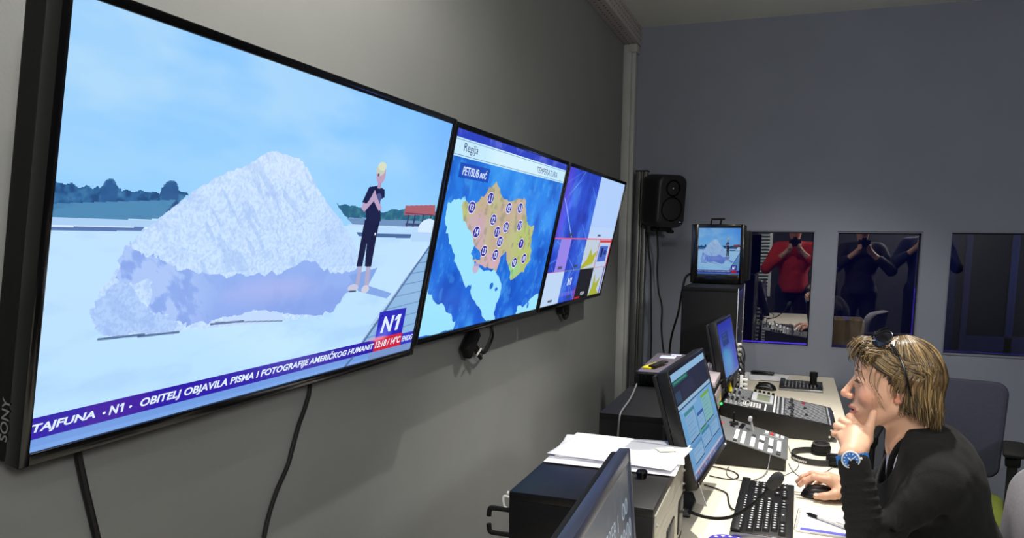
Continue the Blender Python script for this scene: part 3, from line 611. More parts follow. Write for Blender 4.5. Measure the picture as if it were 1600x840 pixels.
# detail of the patch unit on the front of the nearest rack
b = MB(); xx = -.225
b.box((xx, 1.62, .775), (xx+.004, 1.72, .835), .003); b.box((xx, 1.80, .76), (xx+.003, 1.875, .842), .003)
b.each('connector_plate', m_black, r1)
b = MB()
for yy in (1.50, 1.535, 1.57): b.cyl((xx, yy, .80), (xx+.02, yy, .80), .011, .009, 14); b.cyl((xx+.02, yy, .80), (xx+.035, yy, .795), .006, n=10)
b.each('jack_plug', m_dgrey, r1)
b = MB(); b.tube([(xx+.03, 1.50, .80), (xx+.07, 1.49, .79), (xx+.08, 1.47, .76), (xx+.05, 1.44, .735), (xx+.02, 1.38, .73)], .003); b.build('patch_lead', m_rubber, r1)
# two hooked brackets on the wall side of the nearest rack
for zz, s in ((.898, -1), (.845, 1)):
    b = MB(); b.tube([(-.522, 1.452, zz), (-.558, 1.452, zz), (-.566, 1.452, zz+s*.004), (-.568, 1.452, zz+s*.018)], .0055, 8); b.build('hook_bracket', m_matte, r1)
b = MB(); b.tube([(-.522, 1.453, .935-.01), (-.536, 1.453, .925), (-.534, 1.453, .905), (-.522, 1.453, .90)], .0025); b.cyl((-.53, 1.458, .932), (-.524, 1.458, .932), .004, n=10); b.build('rear_connector', m_white, r1)
b = MB(); b.cyl((-.285, 1.64, .940), (-.285, 1.64, .953), .0105, .0125, 20); b.cyl((-.285, 1.64, .953), (-.285, 1.64, .957), .0125, .010, 20)
tag(b.build('rubber_foot_cap', m_gloss), 'small round black rubber knob lying on the nearest rack in front of the paper', 'knob')
r2 = rack('low black rack behind the centre monitor with a thin cable hanging over it', 2.235, 2.70, -.522, -.268, .94, [(.088, m_black), (.088, m_black)], shell=m_flat)
b = MB(); b.tube([(-.495, 2.685, .952), (-.47, 2.45, .948), (-.46, 2.26, .944), (-.458, 2.222, .930), (-.460, 2.218, .88), (-.462, 2.218, .80), (-.465, 2.22, .74)], .0028)
tag(b.build('thin_cable', mat('pale grey cable', (96, 98, 102), .5)), 'thin pale cable hanging down the front of the low black rack', 'cable')
r2b = rack('low black rack carrying the silver laptop', 2.74, 3.22, -.522, -.235, .935, [(.044, mat('pinkish silver panel', (190, 178, 184), .4, .4)), (.044, m_panel), (.088, m_dgrey)], shell=m_flat)
# silver amplifier / splitter on top with white plugs
e = empty('amplifier', (-.28, 2.98, .935), 'flat silver unit with white plugs along its top behind the centre monitor', 'amplifier')
b = MB(); b.box((-.345, 2.80, .935), (-.237, 3.17, .958), .002); b.build('case', mat('pinkish silver panel', (190, 178, 184)), e)
b = MB()
for k in range(9): b.box((-.33+.011*k, 3.13-.004*k, .958), (-.322+.011*k, 3.155-.004*k, .975), .001)
b.each('white_plug', m_white, e)
# box with laptop on top
e = empty('server_box', (-.44, 2.9, .935), 'dark box between the low rack and the silver laptop', 'box')
b = MB(); b.box((-.515, 2.755, .935), (-.36, 3.19, .985), .003); b.build('case', m_black, e); b = MB(); 
for k in range(12): b.box((-.50+.011*k, 2.7535, .945), (-.494+.011*k, 2.7555, .975))
b.build('vent_slots', m_gloss, e)
e = empty('laptop', (-.44, 2.95, .985), 'closed silver grey laptop lying on the dark box with a yellow tag on it', 'laptop')
b = MB(); M = Matrix.Translation((-.437, 2.93, .992)) @ Matrix.Rotation(math.radians(1), 4, 'Z'); b.box((-.062, -.235, -.0065), (.062, .235, -.0008), .002, M); b.build('base', m_dgrey, e)
b = MB(); b.box((-.062, -.235, 0), (.062, .235, .006), .003, M); b.build('lid', mat('laptop lid grey', (128, 120, 132), .35, .5, var=.04, vscale=6), e)
b = MB(); b.box((-.035, .10, .0062), (.025, .17, .0066), .0001, M); b.box((.0, .185, .0062), (.04, .215, .0066), .0001, M); b.each('sticker', mat('pale label', (196, 204, 230), .4), e)
e = empty('multi_tool', (-.45, 2.82, 1.0), 'yellow and black tape dispenser lying on the silver laptop', 'tool')
b = MB(); M2 = Matrix.Translation((-.455, 2.805, .9985)) @ Matrix.Rotation(math.radians(-12), 4, 'Z'); b.box((-.022, -.065, 0), (.012, .065, .006), .002, M2); b.build('sheath', mat('yellow plastic', (226, 206, 30), .4), e)
b = MB(); b.box((.0, -.06, .0062), (.026, .075, .014), .003, M2); b.build('grip', m_matte, e)
r3 = rack('tall black rack at the far end carrying the small square television', 3.55, 4.03, -.463, -.223, 1.250, [(.132, m_black), (.044, m_dgrey), (.088, m_black), (.044, m_panel), (.132, m_dgrey)], shell=m_flat)
b = MB(); b.box((-.2215, 3.552, .74), (-.2165, 3.566, 1.248), .001); b.box((-.2215, 4.014, .74), (-.2165, 4.028, 1.248), .001); b.each('rack_rail', m_alu, r3)
# loose cables and white network plugs hanging on the tall rack
e = empty('patch_cables', (-.2, 3.6, .9), 'tangle of dark patch leads with white plugs on the face of the tall rack', 'cable')
rr = random.Random(3); b = MB(); bw = MB()
for k in range(9):
    y = 3.57+.012*k; z = 1.0-.025*k; b.tube([(-.212, y, z), (-.185-.006*(k % 3), y-.01, z-.02), (-.18, y-.02*rr.random(), z-.08), (-.196, y-.03, max(z-.16, .735))], .003); bw.box((-.214, y-.006, z-.006), (-.196, y+.006, z+.006), .002)
b.each('lead', m_rubber, e); bw.each('plug', m_white, e)
e = empty('power_strip', (-.19, 3.50, DZ), 'white socket strip with plugs standing beside the far monitor', 'power strip')
b = MB(); b.box((-.205, 3.47, DZ+.0005), (-.165, 3.535, DZ+.012), .003); b.box((-.192, 3.49, DZ+.012), (-.178, 3.505, .875), .002); b.build('body', m_white, e)
b = MB()
for k in range(6): b.box((-.178, 3.488, .75+.02*k), (-.158, 3.506, .760+.02*k), .002)
b.each('plug', m_white, e)
# bunch of cables with yellow connector by the mixer
e = empty('audio_leads', (-.2, 3.4, .85), 'bunch of black leads with a yellow connector at the back of the mixer', 'cable')
b = MB(); 
for k in range(5): b.tube([(-.262, 2.9+.04*k, .90-.012*k), (-.24+.01*k, 2.98+.03*k, .93), (-.225, 3.05+.03*k, .91), (-.218, 3.10+.02*k, .87)], .0035)
b.each('lead', m_rubber, e)
b = MB(); b.cyl((-.206, 3.13, .868), (-.214, 3.13, .905), .009, .008, 14); b.cyl((-.235, 3.0, .855), (-.238, 2.99, .885), .006, n=10); b.each('connector', mat('yellow plastic', (226, 206, 30)), e)
b = MB(); b.sph((-.225, 2.955, .85), .005); b.build('indicator', mat('green indicator', (30, 160, 80), emit=(40, 230, 110), estr=1.2), e)

# ================================================================ small television on the tall rack
def pbox(corner_tl, tr, bl):
    tl, tr, bl = Vector(corner_tl), Vector(tr), Vector(bl); ex = (tr-tl); ey = (tl-bl); n = ex.cross(ey).normalized(); return bl, ex, ey, n
e = empty('small_television', (-.34, 3.85, 1.25), 'small square black television on top of the tall rack showing the salt heap', 'television')
o = Vector((-.470, 3.885, 1.252)); yw = math.radians(6)
ex = Vector((math.cos(yw), -math.sin(yw), 0)); ez = Vector((0, 0, 1)); nn = Vector((-math.sin(yw), -math.cos(yw), 0))
M = Matrix(((ex.x, 0, nn.x, o.x), (ex.y, 0, nn.y, o.y), (0, 1, 0, o.z), (0, 0, 0, 1)))
Wd, Hd = .248, .284
b = MB(); sx0, sx1, sy0, sy1 = .034, .232, .046, .266
b.box((0, 0, -.02), (sx0, Hd, .003), .003, M); b.box((sx1, 0, -.02), (Wd, Hd, .003), .003, M); b.box((sx0, 0, -.02), (sx1, sy0, .003), .002, M); b.box((sx0, sy1, -.02), (sx1, Hd, .003), .002, M); b.build('bezel', m_gloss, e)
b = MB(); b.box((.0, .0, -.05), (Wd+.004, Hd-.003, -.021), .006, M); b.box((.06, .012, -.14), (Wd+.018, Hd-.03, -.05), .012, M); b.build('housing', m_matte, e)
b = MB(); b.box((.05, -.002, -.12), (.2, .012, -.01), .002, M); b.build('stand', m_black, e)
b = MB(); b.tube([M @ Vector(p) for p in ((.082, Hd-.01, -.03), (.088, Hd+.026, -.03), (.150, Hd+.026, -.03))], .005, 6, False); b.tube([M @ Vector(p) for p in ((.128, Hd-.01, -.03), (.134, Hd+.026, -.03))], .005, 6, False); b.each('carry_handle', m_matte, e)
p_ = pic_salt(230, 200); p_.c = 255*(p_.c/255)**1.55; PSM = lambda u, v, d=0: M @ Vector((sx0+(sx1-sx0)*u, sy0+(sy1-sy0)*v, .0005+d))
p_.mesh('screen', attr_mat('lit screen dim', rough=.25, emit=.62), e, PSM)
text_mesh('caption', 'N1', m_twhite, e, PSM, (.838, .107, .915, .176), .18, .022); text_mesh('caption', 'TAJFUNA • N1 • OBITELJ OBJAVILA PISMA I FOTOGRAFIJE AMERIČKOG HUMANIT', m_twhite, e, PSM, (.01, .045, .80, .072), .18, 0)
b = MB(); b.tube([(-.462, 3.96, 1.30), (-.50, 3.96, 1.275), (-.515, 3.95, 1.2), (-.55, 4.1, 1.08), (-.60, 4.2, .9), (-.61, 4.25, .6)], .006)
tag(b.build('power_lead', m_rubber), 'black power lead dropping behind the tall rack from the small television', 'cable')

# ================================================================ desktop monitors
def monitor(label, tr, yaw, tilt, w_, h_, bez, pic, W, H, depth=.03, foot=None, est=.8, frame=None):
    """tr = top right (far) outer corner; yaw/tilt degrees"""
    yw, tl = math.radians(yaw), math.radians(tilt); n0 = Vector((math.cos(yw), -math.sin(yw), 0)); up0 = Vector((0, 0, 1)); r = up0.cross(n0)
    up = up0*math.cos(tl)-n0*math.sin(tl); n = n0*math.cos(tl)+up0*math.sin(tl); bl = Vector(tr)-r*w_-up*h_
    M = Matrix(((r.x, up.x, n.x, bl.x), (r.y, up.y, n.y, bl.y), (r.z, up.z, n.z, bl.z), (0, 0, 0, 1)))
    mid = M @ Vector((w_/2, h_/2, -depth)); ft = Vector((mid.x-.07, mid.y, DZ)) if foot is None else Vector(foot)
    e = empty('monitor', ft, label, 'monitor', 'monitors on the desk')
    fm = frame or m_black; bt = bez*1.35
    b = MB(); b.box((0, 0, -depth), (bez, h_, 0), .003, M); b.box((w_-bez, 0, -depth), (w_, h_, 0), .003, M); b.box((bez, 0, -depth), (w_-bez, bt, 0), .002, M); b.box((bez, h_-bez, -depth), (w_-bez, h_, 0), .002, M); b.build('bezel', fm, e)
    b = MB(); b.box((.004, .004, -depth-.014), (w_-.004, h_-.004, -depth), .006, M); b.box((w_*.22, h_*.18, -depth-.035), (w_*.78, h_*.8, -depth-.014), .01, M); b.build('rear_housing', m_matte, e)
    P = lambda u, v, d=0: M @ Vector((bez+(w_-2*bez)*u, bt+(h_-bt-bez)*v, -.003+d))
    pic(W, H).mesh('screen', attr_mat('lit monitor %.2f' % est, rough=.3, spec=.2, emit=est), e, P)
    b = MB(); hp = M @ Vector((w_/2, h_*.45, -depth-.03)); b.tube([hp, (ft.x, ft.y, hp.z-.02), (ft.x, ft.y, DZ+.012)], .016, 10, False); b.build('stand_neck', m_black, e)
    b = MB(); b.box((ft.x-.07, ft.y-.1, DZ+.0005), (ft.x+.08, ft.y+.1, DZ+.012), .005); b.build('stand_base', m_black, e)
    b = MB(); b.sph(M @ Vector((w_-.03, bt*.45, .0005)), .0028, 10, 8); b.build('power_light', mat('white indicator', (220, 230, 255), emit=(190, 210, 255), estr=1.2), e)
    return e, P, M
def pic_gui(W, H):
    p = Pic(W, H); p.fill((104, 160, 214), (126, 186, 230))
    p.rect(0, .93, 1, 1, (150, 196, 232)); p.rect(0, .70, 1, .93, (26, 30, 44)); p.rect(.0, .885, .42, .93, (28, 92, 90)); p.rect(.05, .90, .40, .915, (60, 150, 110)); p.rect(.03, .72, .16, .82, (40, 66, 96)); p.rect(.2, .72, .55, .86, (34, 38, 60))
    p.rect(.0, .67, 1, .70, (160, 196, 224)); p.rect(.0, .655, 1, .665, (30, 40, 70)); p.rect(.07, .61, .5, .64, (150, 190, 224))
    def win(u0, v0, u1, v1, hd, body=(136, 182, 222)):
        p.rect(u0, v0, u1, v1, body); p.rect(u0, v1-.03, u1, v1, hd); p.rect(u1, v0, u1+.007, v1, (24, 36, 70)); p.rect(u0, v0-.010, u1, v0, (24, 36, 70))
        for k in range(int((v1-v0-.06)/.035)):
            yy = v1-.06-.035*k; p.rect(u0+.015, yy, u0+.015+(u1-u0)*(.5+.35*((k*37) % 10)/10), yy+.008, (104, 150, 196), .8)
    win(.12, .32, .38, .60, (60, 140, 150)); win(.62, .34, .88, .62, (120, 176, 60), (130, 190, 190)); win(.42, .34, .60, .50, (50, 90, 170)); win(.42, .16, .66, .31, (60, 130, 170)); win(.12, .12, .38, .28, (90, 150, 200)); win(.70, .16, .95, .31, (110, 160, 200))
    p.rect(.38, .315, .62, .33, (80, 170, 120)); p.rect(0, 0, 1, .05, (64, 92, 150)); p.rect(.05, .05, .98, .075, (190, 190, 214)); 
    for k in range(14): p.rect(.03+.05*k, .01, .06+.05*k, .04, [(200, 190, 210), (120, 140, 190), (210, 120, 120)][k % 3], .8)
    return p
def pic_desktop(W, H):
    p = Pic(W, H); p.fill((120, 168, 232), (38, 52, 190)); p.ell(.45, .3, .5, .25, (110, 190, 245), .8, 1.); p.ell(.25, .45, .2, .12, (80, 180, 225), .8, 1.)
    p.paint(np.clip((p.u-.5)*2, 0, .7)*(p.v < .5), (90, 90, 216)); p.rect(.2, .58, .6, .80, (30, 52, 120), .8)
    for k in range(5): p.rect(.23, .60+.04*k, .55, .615+.04*k, (60, 100, 170))
    p.rect(0, 0, 1, .05, (120, 140, 190)); return p
def pic_lines(W, H):
    p = Pic(W, H); p.fill((26, 42, 70), (84, 98, 116)); n = p.noise(9, 4, 5, 1, 1.4); p.paint(np.clip((n-.5)*2, 0, .4), (120, 140, 160))
    p.paint(np.clip((.12-p.u)*8, 0, .6), (70, 80, 200))
    for a in (.44, .08): p.rect(0.05, a, .97, a+.012, (150, 164, 182), .7)
    for a in (.34, .66): p.rect(a, .08, a+.006, .44, (110, 126, 150), .5)
    return p
monC = monitor('centre desk monitor showing overlapping program windows', (-.240, 2.372, 1.136), 3.9, 16, .486, .300, .013, pic_gui, 300, 190, foot=(-.30, 2.12, DZ), est=.78)
k_ = .832
monF = monitor('farthest desk monitor showing a blue and violet desktop beside the tall rack', (-.285*k_, 4.122*k_, 1.45-.364*k_), 3.5, 12, .41, .247, .012, pic_desktop, 130, 90, foot=(-.335, 3.345, DZ), est=.62)
monN = monitor('dark framed monitor nearest the camera with white timecode lettering', (-.262, 1.375, 1.076), -2.3, 5.7, .500, .300, .020, pic_lines, 260, 160, foot=(-.345, 1.13, DZ), est=.42, frame=mat('blue grey frame', (52, 58, 78), .35), depth=.022)
m_tpale = mat('screen text pale', (10, 10, 10), .4, emit=(190, 206, 220), estr=.55)
for s_, bb in (('ZAGREB 1', (.36, .66, .72, .78)), ('00', (.80, .68, .92, .79)), ('UK 00:29:00', (.42, .49, .97, .62)), ('00:00', (.62, .22, .98, .36)), ('LUKA 00:12:00', (.06, .26, .52, .36)), ('STUDIO', (.05, .52, .35, .60))):
    text_mesh('caption', s_, m_tpale, monN[0], monN[1], bb, .1, 0)
# note stuck under the centre monitor
b = MB(); M = monC[2]; b.box((.03, -.052, .0015), (.085, .012, .0022), 0, M @ Matrix.Translation((.03, 0, 0)) @ Matrix.Rotation(math.radians(38), 4, 'Y') @ Matrix.Translation((-.03, 0, 0)) @ Matrix.Rotation(math.radians(-6), 4, 'X'))
tag(b.build('paper_note', mat('white note paper', (238, 238, 240), .8)), 'small white paper note taped under the corner of the centre monitor', 'note')

# ================================================================ loose paper on the nearest rack
m_paper = mat('white paper', (236, 236, 242), .75, bump=.03, bscale=90)
m_ink = mat('faint print', (186, 188, 200), .8)
def sheet(cxy, ang, z, w_=.21, h_=.297, curl=.004, sd=0, name='paper_sheet'):
    r = random.Random(sd); V = []; F = []; nx, ny = 14, 18; ca, sa = math.cos(ang), math.sin(ang); ph = r.random()*6; q = r.choice((-1, 1))
    for s in (0, 1):
        for j in range(ny+1):
            for i in range(nx+1):
                u, v = i/nx-.5, j/ny-.5; x, y = u*w_, v*h_
                zz = z+curl*(max(0, abs(u)*2-.55)**2*2.2*(1+q*u)+.25*(1+math.sin(v*5+ph)))*(1 if curl else 0)+s*.0005
                V.append((cxy[0]+x*ca-y*sa, cxy[1]+x*sa+y*ca, zz))
    n = (nx+1)*(ny+1)
    for j in range(ny):
        for i in range(nx):
            a = j*(nx+1)+i; F.append((a, a+nx+1, a+nx+2, a+1)); F.append((n+a, n+a+1, n+a+nx+2, n+a+nx+1))
    for i in range(nx): a = i; F.append((a, a+1, n+a+1, n+a)); a = ny*(nx+1)+i; F.append((a+1, a, n+a, n+a+1))
    for j in range(ny): a = j*(nx+1); F.append((a+nx+1, a, n+a, n+a+nx+1)); a += nx; F.append((a, a+nx+1, n+a+nx+1, n+a))
    return mesh_obj(name, V, F, m_paper)
b = MB()
for k in range(3): 
    b.box((-.105, -.148, .0012*k), (.105, .148, .0012*k+.0010), 0, Matrix.Translation((-.368+.002*math.sin(k*2.1), 1.775+.004*math.cos(k*1.7), .9405)) @ Matrix.Rotation(math.radians(89.5+1.0*math.sin(k*1.3)), 4, 'Z'))
tag(b.build('paper_stack', m_paper, smooth=False), 'squared stack of white paper under the loose sheets on the nearest rack', 'paper')
PAP = [((-.374, 1.812), 93, .9446, 'widest loose white sheet lying straight over the paper stack'), ((-.370, 1.832), 87, .9466, 'loose white sheet in the middle of the paper pile'),
       ((-.368, 1.822), 98, .9488, 'loose white sheet turned with its corner towards the wall screens'), ((-.364, 1.795), 84, .9512, 'topmost loose white sheet, its corner over the front of the rack')]
for k, (c, a, z, lb) in enumerate(PAP):
    tag(sheet(c, math.radians(a), z, sd=k, curl=.0012), lb, 'paper', 'loose sheets on the nearest rack')
b = MB(); b.box((-.022, -.016, 0), (.022, .016, .0006), 0, Matrix.Translation((-.262, 1.835, .9552)) @ Matrix.Rotation(.5, 4, 'Z'))
tag(b.build('sticky_note', mat('pale yellow note', (232, 232, 200), .8)), 'pale yellow sticky note on the topmost loose sheet', 'note')
# ================================================================ keyboards
m_key = mat('key cap black', (22, 22, 24), .42); m_mark = mat('key marking', (214, 218, 226), .5)
def keyboard(label, M, W_, L_, rows, group=None, mark=True):
    """M: local x = width (rows run along y)"""
    e = empty('keyboard', M.translation, label, 'keyboard', group)
    b = MB(); b.box((-W_/2, -L_/2, .0005), (W_/2, L_/2, .014), .004, M); b.box((-W_/2, -L_/2, .0141), (-W_/2+.024, L_/2, .022), .003, M); b.build('case', m_black, e)
    b = MB(); b.box((-W_/2+.001, -L_/2-.003, .001), (W_/2-.001, -L_/2-.0005, .012), .001, M); b.build('edge_strip', mat('silver edge', (150, 152, 156), .3, .8), e)
    shared = {}
    for (x, y, w, l) in rows:
        key = (round(w, 4), round(l, 4)); ko = None
        if key not in shared:
            b = MB(); b.mi = 0
            a0 = [(-w/2, -l/2, 0), (w/2, -l/2, 0), (w/2, l/2, 0), (-w/2, l/2, 0)]; t = .0022; a1 = [(-w/2+t, -l/2+t, .0075), (w/2-t, -l/2+t, .0075), (w/2-t, l/2-t, .0075), (-w/2+t, l/2-t, .0075)]
            b.loft([a0, a1])
            if mark:
                b.mi = 1; b.box((-w*.16, -min(l*.2, .003), .0075), (w*.16, min(l*.2, .003), .0079))
            ko = b.build('key', [m_key, m_mark]); shared[key] = ko.data
        else:
            ko = bpy.data.objects.new('key', shared[key]); COL.objects.link(ko)
        ko.matrix_local = Matrix.Identity(4); ko.parent = e; ko.location = M.to_3x3() @ Vector((x, y, .0142)); ko.rotation_euler = M.to_euler()
    return e
def full_keys():
    R = []; p = .0187; y0 = -.215; k = .0168
    X = [-.048+.0192*i for i in range(6)]   # columns: function row first (rack side)
    for i in range(13): R.append((X[0]-.004, y0+.009+i*p*1.13, .0130, k*.93))
    for i in range(13): R.append((X[1], y0+.009+i*p, k, k))
    R.append((X[1], y0+.009+13.5*p, k, k*2.05))
    for i in range(13): R.append((X[2], y0+.018+i*p, k, k))
    for i in range(12): R.append((X[3], y0+.022+i*p, k, k))
    R.append((X[3], y0+.022+12.6*p, k, k*2.0))
    for i in range(11): R.append((X[4], y0+.030+i*p, k, k))
    R.append((X[5], y0+.135, k, .105))
    for y in (.010, .034, .058, .20, .225, .25): R.append((X[5], y0+y, k, k*1.2))
    for i in range(3):
        for r in (1, 2): R.append((X[r], .085+i*p, k, k))
    for y, r in ((.085, 5), (.085+p, 5), (.085+2*p, 5), (.085+p, 4)): R.append((X[r], y, k, k))
    for i in range(3):
        for r in (1, 2, 3, 4): R.append((X[r], .157+i*p, k, k))
    R.append((X[5], .157+p*.5, k, k*2.1)); R.append((X[5], .157+p*2, k, k))
    return R
KB = Matrix.Translation((-.037, 2.160, DZ)) @ Matrix.Rotation(math.radians(-.5), 4, 'Z')
kb = keyboard('black full-size keyboard with white key marks in front of the person', KB, .148, .452, full_keys())
KR = []
for r in range(9):
    for c in range(5):
        if r > 5 and c > 2: continue
        KR.append((-.075+.0175*r, -.10+.035*c, .0135, .026))
K2 = Matrix.Translation((.072, 4.15, DZ)) @ Matrix.Rotation(math.radians(-1), 4, 'Z')
e2_ = keyboard('small black control keyboard with a joystick near the far wall', K2, .205, .25, KR)
b = MB(); jc = Vector((.128, 4.13, DZ)); b.cyl(jc+Vector((0, 0, .014)), jc+Vector((0, 0, .024)), .024, .021, 24); b.cyl(jc+Vector((0, 0, .024)), jc+Vector((0, 0, .060)), .017, .0165, 24)
b.cyl(jc+Vector((0, 0, .060)), jc+Vector((0, 0, .084)), .0195, .019, 24); b.build('joystick', m_matte, e2_)

# ================================================================ mice
m_mouse = mat('mouse black', (16, 17, 18), .35)
def mouse(label, M, L_=.105, W_=.06, H_=.036):
    e = empty('computer_mouse', M.translation, label, 'mouse'); rings = []
    n = 20; N = 14
    for i in range(N+1):   # along length, -x is the front
        t = i/N; x = (t-.5)*L_; wd = W_/2*math.sqrt(max(.02, 1-abs(2*t-1)**3.2))*(.86+.14*t); hh = H_*(.50+.50*math.sin(PI*min(1, .12+t*.78)))*max(.22, math.sqrt(max(0, 1-abs(2*t-1)**4)))
        rings.append([M @ Vector((x, wd*math.copysign(abs(math.cos(a))**.7, math.cos(a)), .001+hh*max(0, math.sin(a))**.75)) for a in [PI*k/n for k in range(n+1)]])
    b = MB(); b.loft(rings, close=False, cap=False)
    b.bm.verts.ensure_lookup_table(); bmesh.ops.holes_fill(b.bm, edges=[e_ for e_ in b.bm.edges if e_.is_boundary]); b.build('shell', m_mouse, e, ang=60)
    for s in (-1, 1):
        b = MB(); pts = [M @ Vector(((t-.5)*L_, s*(W_/2*.94*math.sqrt(max(.02, 1-abs(2*t-1)**3.2))*(.86+.14*t)), .001+H_*(.62*math.sin(PI*min(1, .12+t*.78)))*.8)) for t in (.2, .35, .5, .65, .8)]
        b.tube(pts, lambda t: .0032*math.sin(PI*(t*.9+.05)), 8); b.build('side_strip', mat('grey strip', (92, 96, 98), .35), e)
    b = MB(); b.cyl(M @ Vector((-L_*.28, -.004, H_*.80)), M @ Vector((-L_*.28, .004, H_*.80)), .0075, n=20); b.build('scroll_wheel', m_dgrey, e)
    return e
MM = Matrix.Translation((.108, 2.335, DZ)) @ Matrix.Rotation(math.radians(3), 4, 'Z')
mo1 = mouse("black computer mouse under the person's right hand", MM)
MO2 = Matrix.Translation((-.095, 4.01, DZ)) @ Matrix.Rotation(math.radians(-14), 4, 'Z')
mo2 = mouse('black computer mouse beside the small control keyboard at the far end', MO2)
cable('mouse_cable', "thin grey mouse cable winding from the switcher to the person's mouse", [(.058, 2.333, .735), (.03, 2.36, .7275), (.002, 2.42, .7275), (.006, 2.50, .7275), (.045, 2.60, .7275), (.052, 2.70, .7275), (.028, 2.80, .7275), (.020, 2.90, .7275)], .0013, mat('thin grey cable', (120, 122, 128), .5), 6)

# ================================================================ audio mixer
m_mix = mat('mixer face', (52, 54, 58), .45, .2); m_mixb = mat('mixer body black', (16, 16, 17), .4); m_lgrey = mat('light grey strip', (176, 180, 184), .45)
m_lcd = mat('LCD green grey', (120, 126, 104), .3, emit=(110, 118, 96), estr=.12)
e = empty('audio_mixer', (-.03, 3.2, DZ), 'long black digital audio mixer with faders and a small display', 'mixer')
def zt(x): return .842+(.782-.842)*((x+.235)/.415)
mx0, mx1, my0, my1 = -.232, .180, 3.02, 3.385
b = MB(); prof = [(mx0, .7262), (mx1-.02, .7262), (mx1+.004, .742), (mx1+.006, .768), (mx1-.004, .7825), (mx0, .842)]
rings = [[(x, y, z) for x, z in prof] for y in (my0, my1)]; b.loft(rings); mb_ = b.build('body', m_mixb, e, ang=25)
sl = math.atan2(.782-.842, .415)
MX = Matrix.Translation((mx0, my0, .842)) @ Matrix.Rotation(-sl, 4, 'Y')
Ls = .415/math.cos(sl)
b = MB(); b.box((.006, .008, .0002), (Ls-.018, my1-my0-.008, .0022), .0005, MX); b.build('face_plate', m_mix, e)
# local x runs from the rack side (0) to the operator (0.415); local y runs away from the camera
b = MB(); b.mi = 0
def strips(b, x0, x1, ys, w, z=.0022, h=.0006):
    for y in ys: b.box((x0, y-w/2, z), (x1, y+w/2, z+h), 0, MX)
strips(b, .235, .388, [.018+.0215*i for i in range(16)], .0035, h=.0004)
b.build('fader_slot', m_gloss, e)
b = MB(); strips(b, .235, .388, [.0288+.0215*i for i in range(15)], .0048, h=.0005); strips(b, .012, .100, [.009+.022*i for i in range(16)], .0042, h=.0005); b.each('channel_line', m_lgrey, e)
b = MB(); strips(b, .395, .40, [.018+.0215*i for i in range(16)], .012); strips(b, .222, .230, [.018+.0215*i for i in range(16)], .014); strips(b, .205, .212, [.018+.0215*i for i in range(16)], .014)
b.build('button_row', m_lgrey, e)
rr = random.Random(5)
for i in range(16):
    y = .018+.0215*i; x = .252+.012*rr.random()+(.05 if i in (3, 9, 13) else 0); bb = MB(); bb.box((x-.006, y-.0048, .0026), (x+.006, y+.0048, .009), .0015, MX)
    bb.build('fader', m_dgrey if i != 13 else mat('red fader', (170, 30, 60), .4), e)
for (r_x, n_, rad) in ((.018, 15, .0055), (.036, 15, .0055), (.054, 15, .0055), (.074, 6, .006), (.096, 6, .006)):
    for i in range(n_):
        y = .02+.022*i; bb = MB(); bb.cyl(MX @ Vector((r_x, y, .0022)), MX @ Vector((r_x, y, .013)), rad, rad*.8, 12); bb.cyl(MX @ Vector((r_x, y, .013)), MX @ Vector((r_x, y, .0134)), rad*.4, n=8); bb.build('knob', m_dgrey if i % 3 else m_lgrey, e) if (n_ == 15 and i % 2 == 0) or n_ == 6 else bb.bm.free()
b = MB(); b.box((.105, .14, .0022), (.188, .31, .010), .002, MX); b.build('display_frame', m_lgrey, e)
b = MB(); b.box((.125, .15, .0101), (.175, .285, .0106), .0002, MX); b.build('display', m_lcd, e)
b = MB()
for i in range(7):
    for j in range(3): b.box((.075+.0105*i, .025+.03*j, .0022), (.083+.0105*i, .045+.03*j, .006), .001, MX)
b.build('push_button', mat('pale button', (206, 208, 204), .4), e)
b = MB()
for i in range(5): b.cyl(MX @ Vector((.112+.018*i, .328, .0022)), MX @ Vector((.112+.018*i, .328, .016)), .006, .005, 14)
b.build('encoder', m_gloss, e)
b = MB(); b.box((.192, .01, .0022), (.199, .35, .0045), .0006, MX); b.box((.160, .01, .0022), (.166, .13, .0045), .0006, MX); b.build('label_strip', m_white, e)
b = MB()
for q in ((mx1+.004, my0+.03, .765), (mx1+.004, my1-.03, .765)): b.cyl(q, (q[0]+.004, q[1], q[2]), .004, n=10)
b.cyl((.165, my0-.0005, .770), (.165, my0-.003, .770), .004, n=10); b.cyl((.16, my0-.0005, .745), (.16, my0-.003, .745), .004, n=10); b.build('screw', m_steel, e)

# ================================================================ vision switcher
e = empty('vision_switcher', (-.1, 2.7, DZ), 'grey vision switcher panel with lit white button blocks in front of the mixer', 'switcher')
sx0_, sx1_, sy0_, sy1_ = -.222, .012, 2.56, 2.86
zl, zr = .826, .768
b = MB(); b.loft([[(sx0_, y, .7262), (sx1_-.004, y, .7262), (sx1_-.004, y, zr-.004), (sx0_, y, zl-.004)] for y in (sy0_+.01, sy1_-.01)]); b.build('body', m_mixb, e, ang=25)
sl = math.atan2(zr-zl, sx1_-sx0_); MS = Matrix.Translation((sx0_, sy0_, zl-.003)) @ Matrix.Rotation(-sl, 4, 'Y'); Ls = (sx1_-sx0_)/math.cos(sl)
m_swf = mat('switcher face grey', (112, 114, 116), .45, .2); m_lit = mat('lit white key', (235, 235, 238), .4, emit=(235, 238, 245), estr=.55); m_btn = mat('dark key', (60, 62, 64), .4)
b = MB(); b.box((0, 0, 0), (Ls+.004, sy1_-sy0_, .004), .0015, MS); b.build('face_plate', m_swf, e)
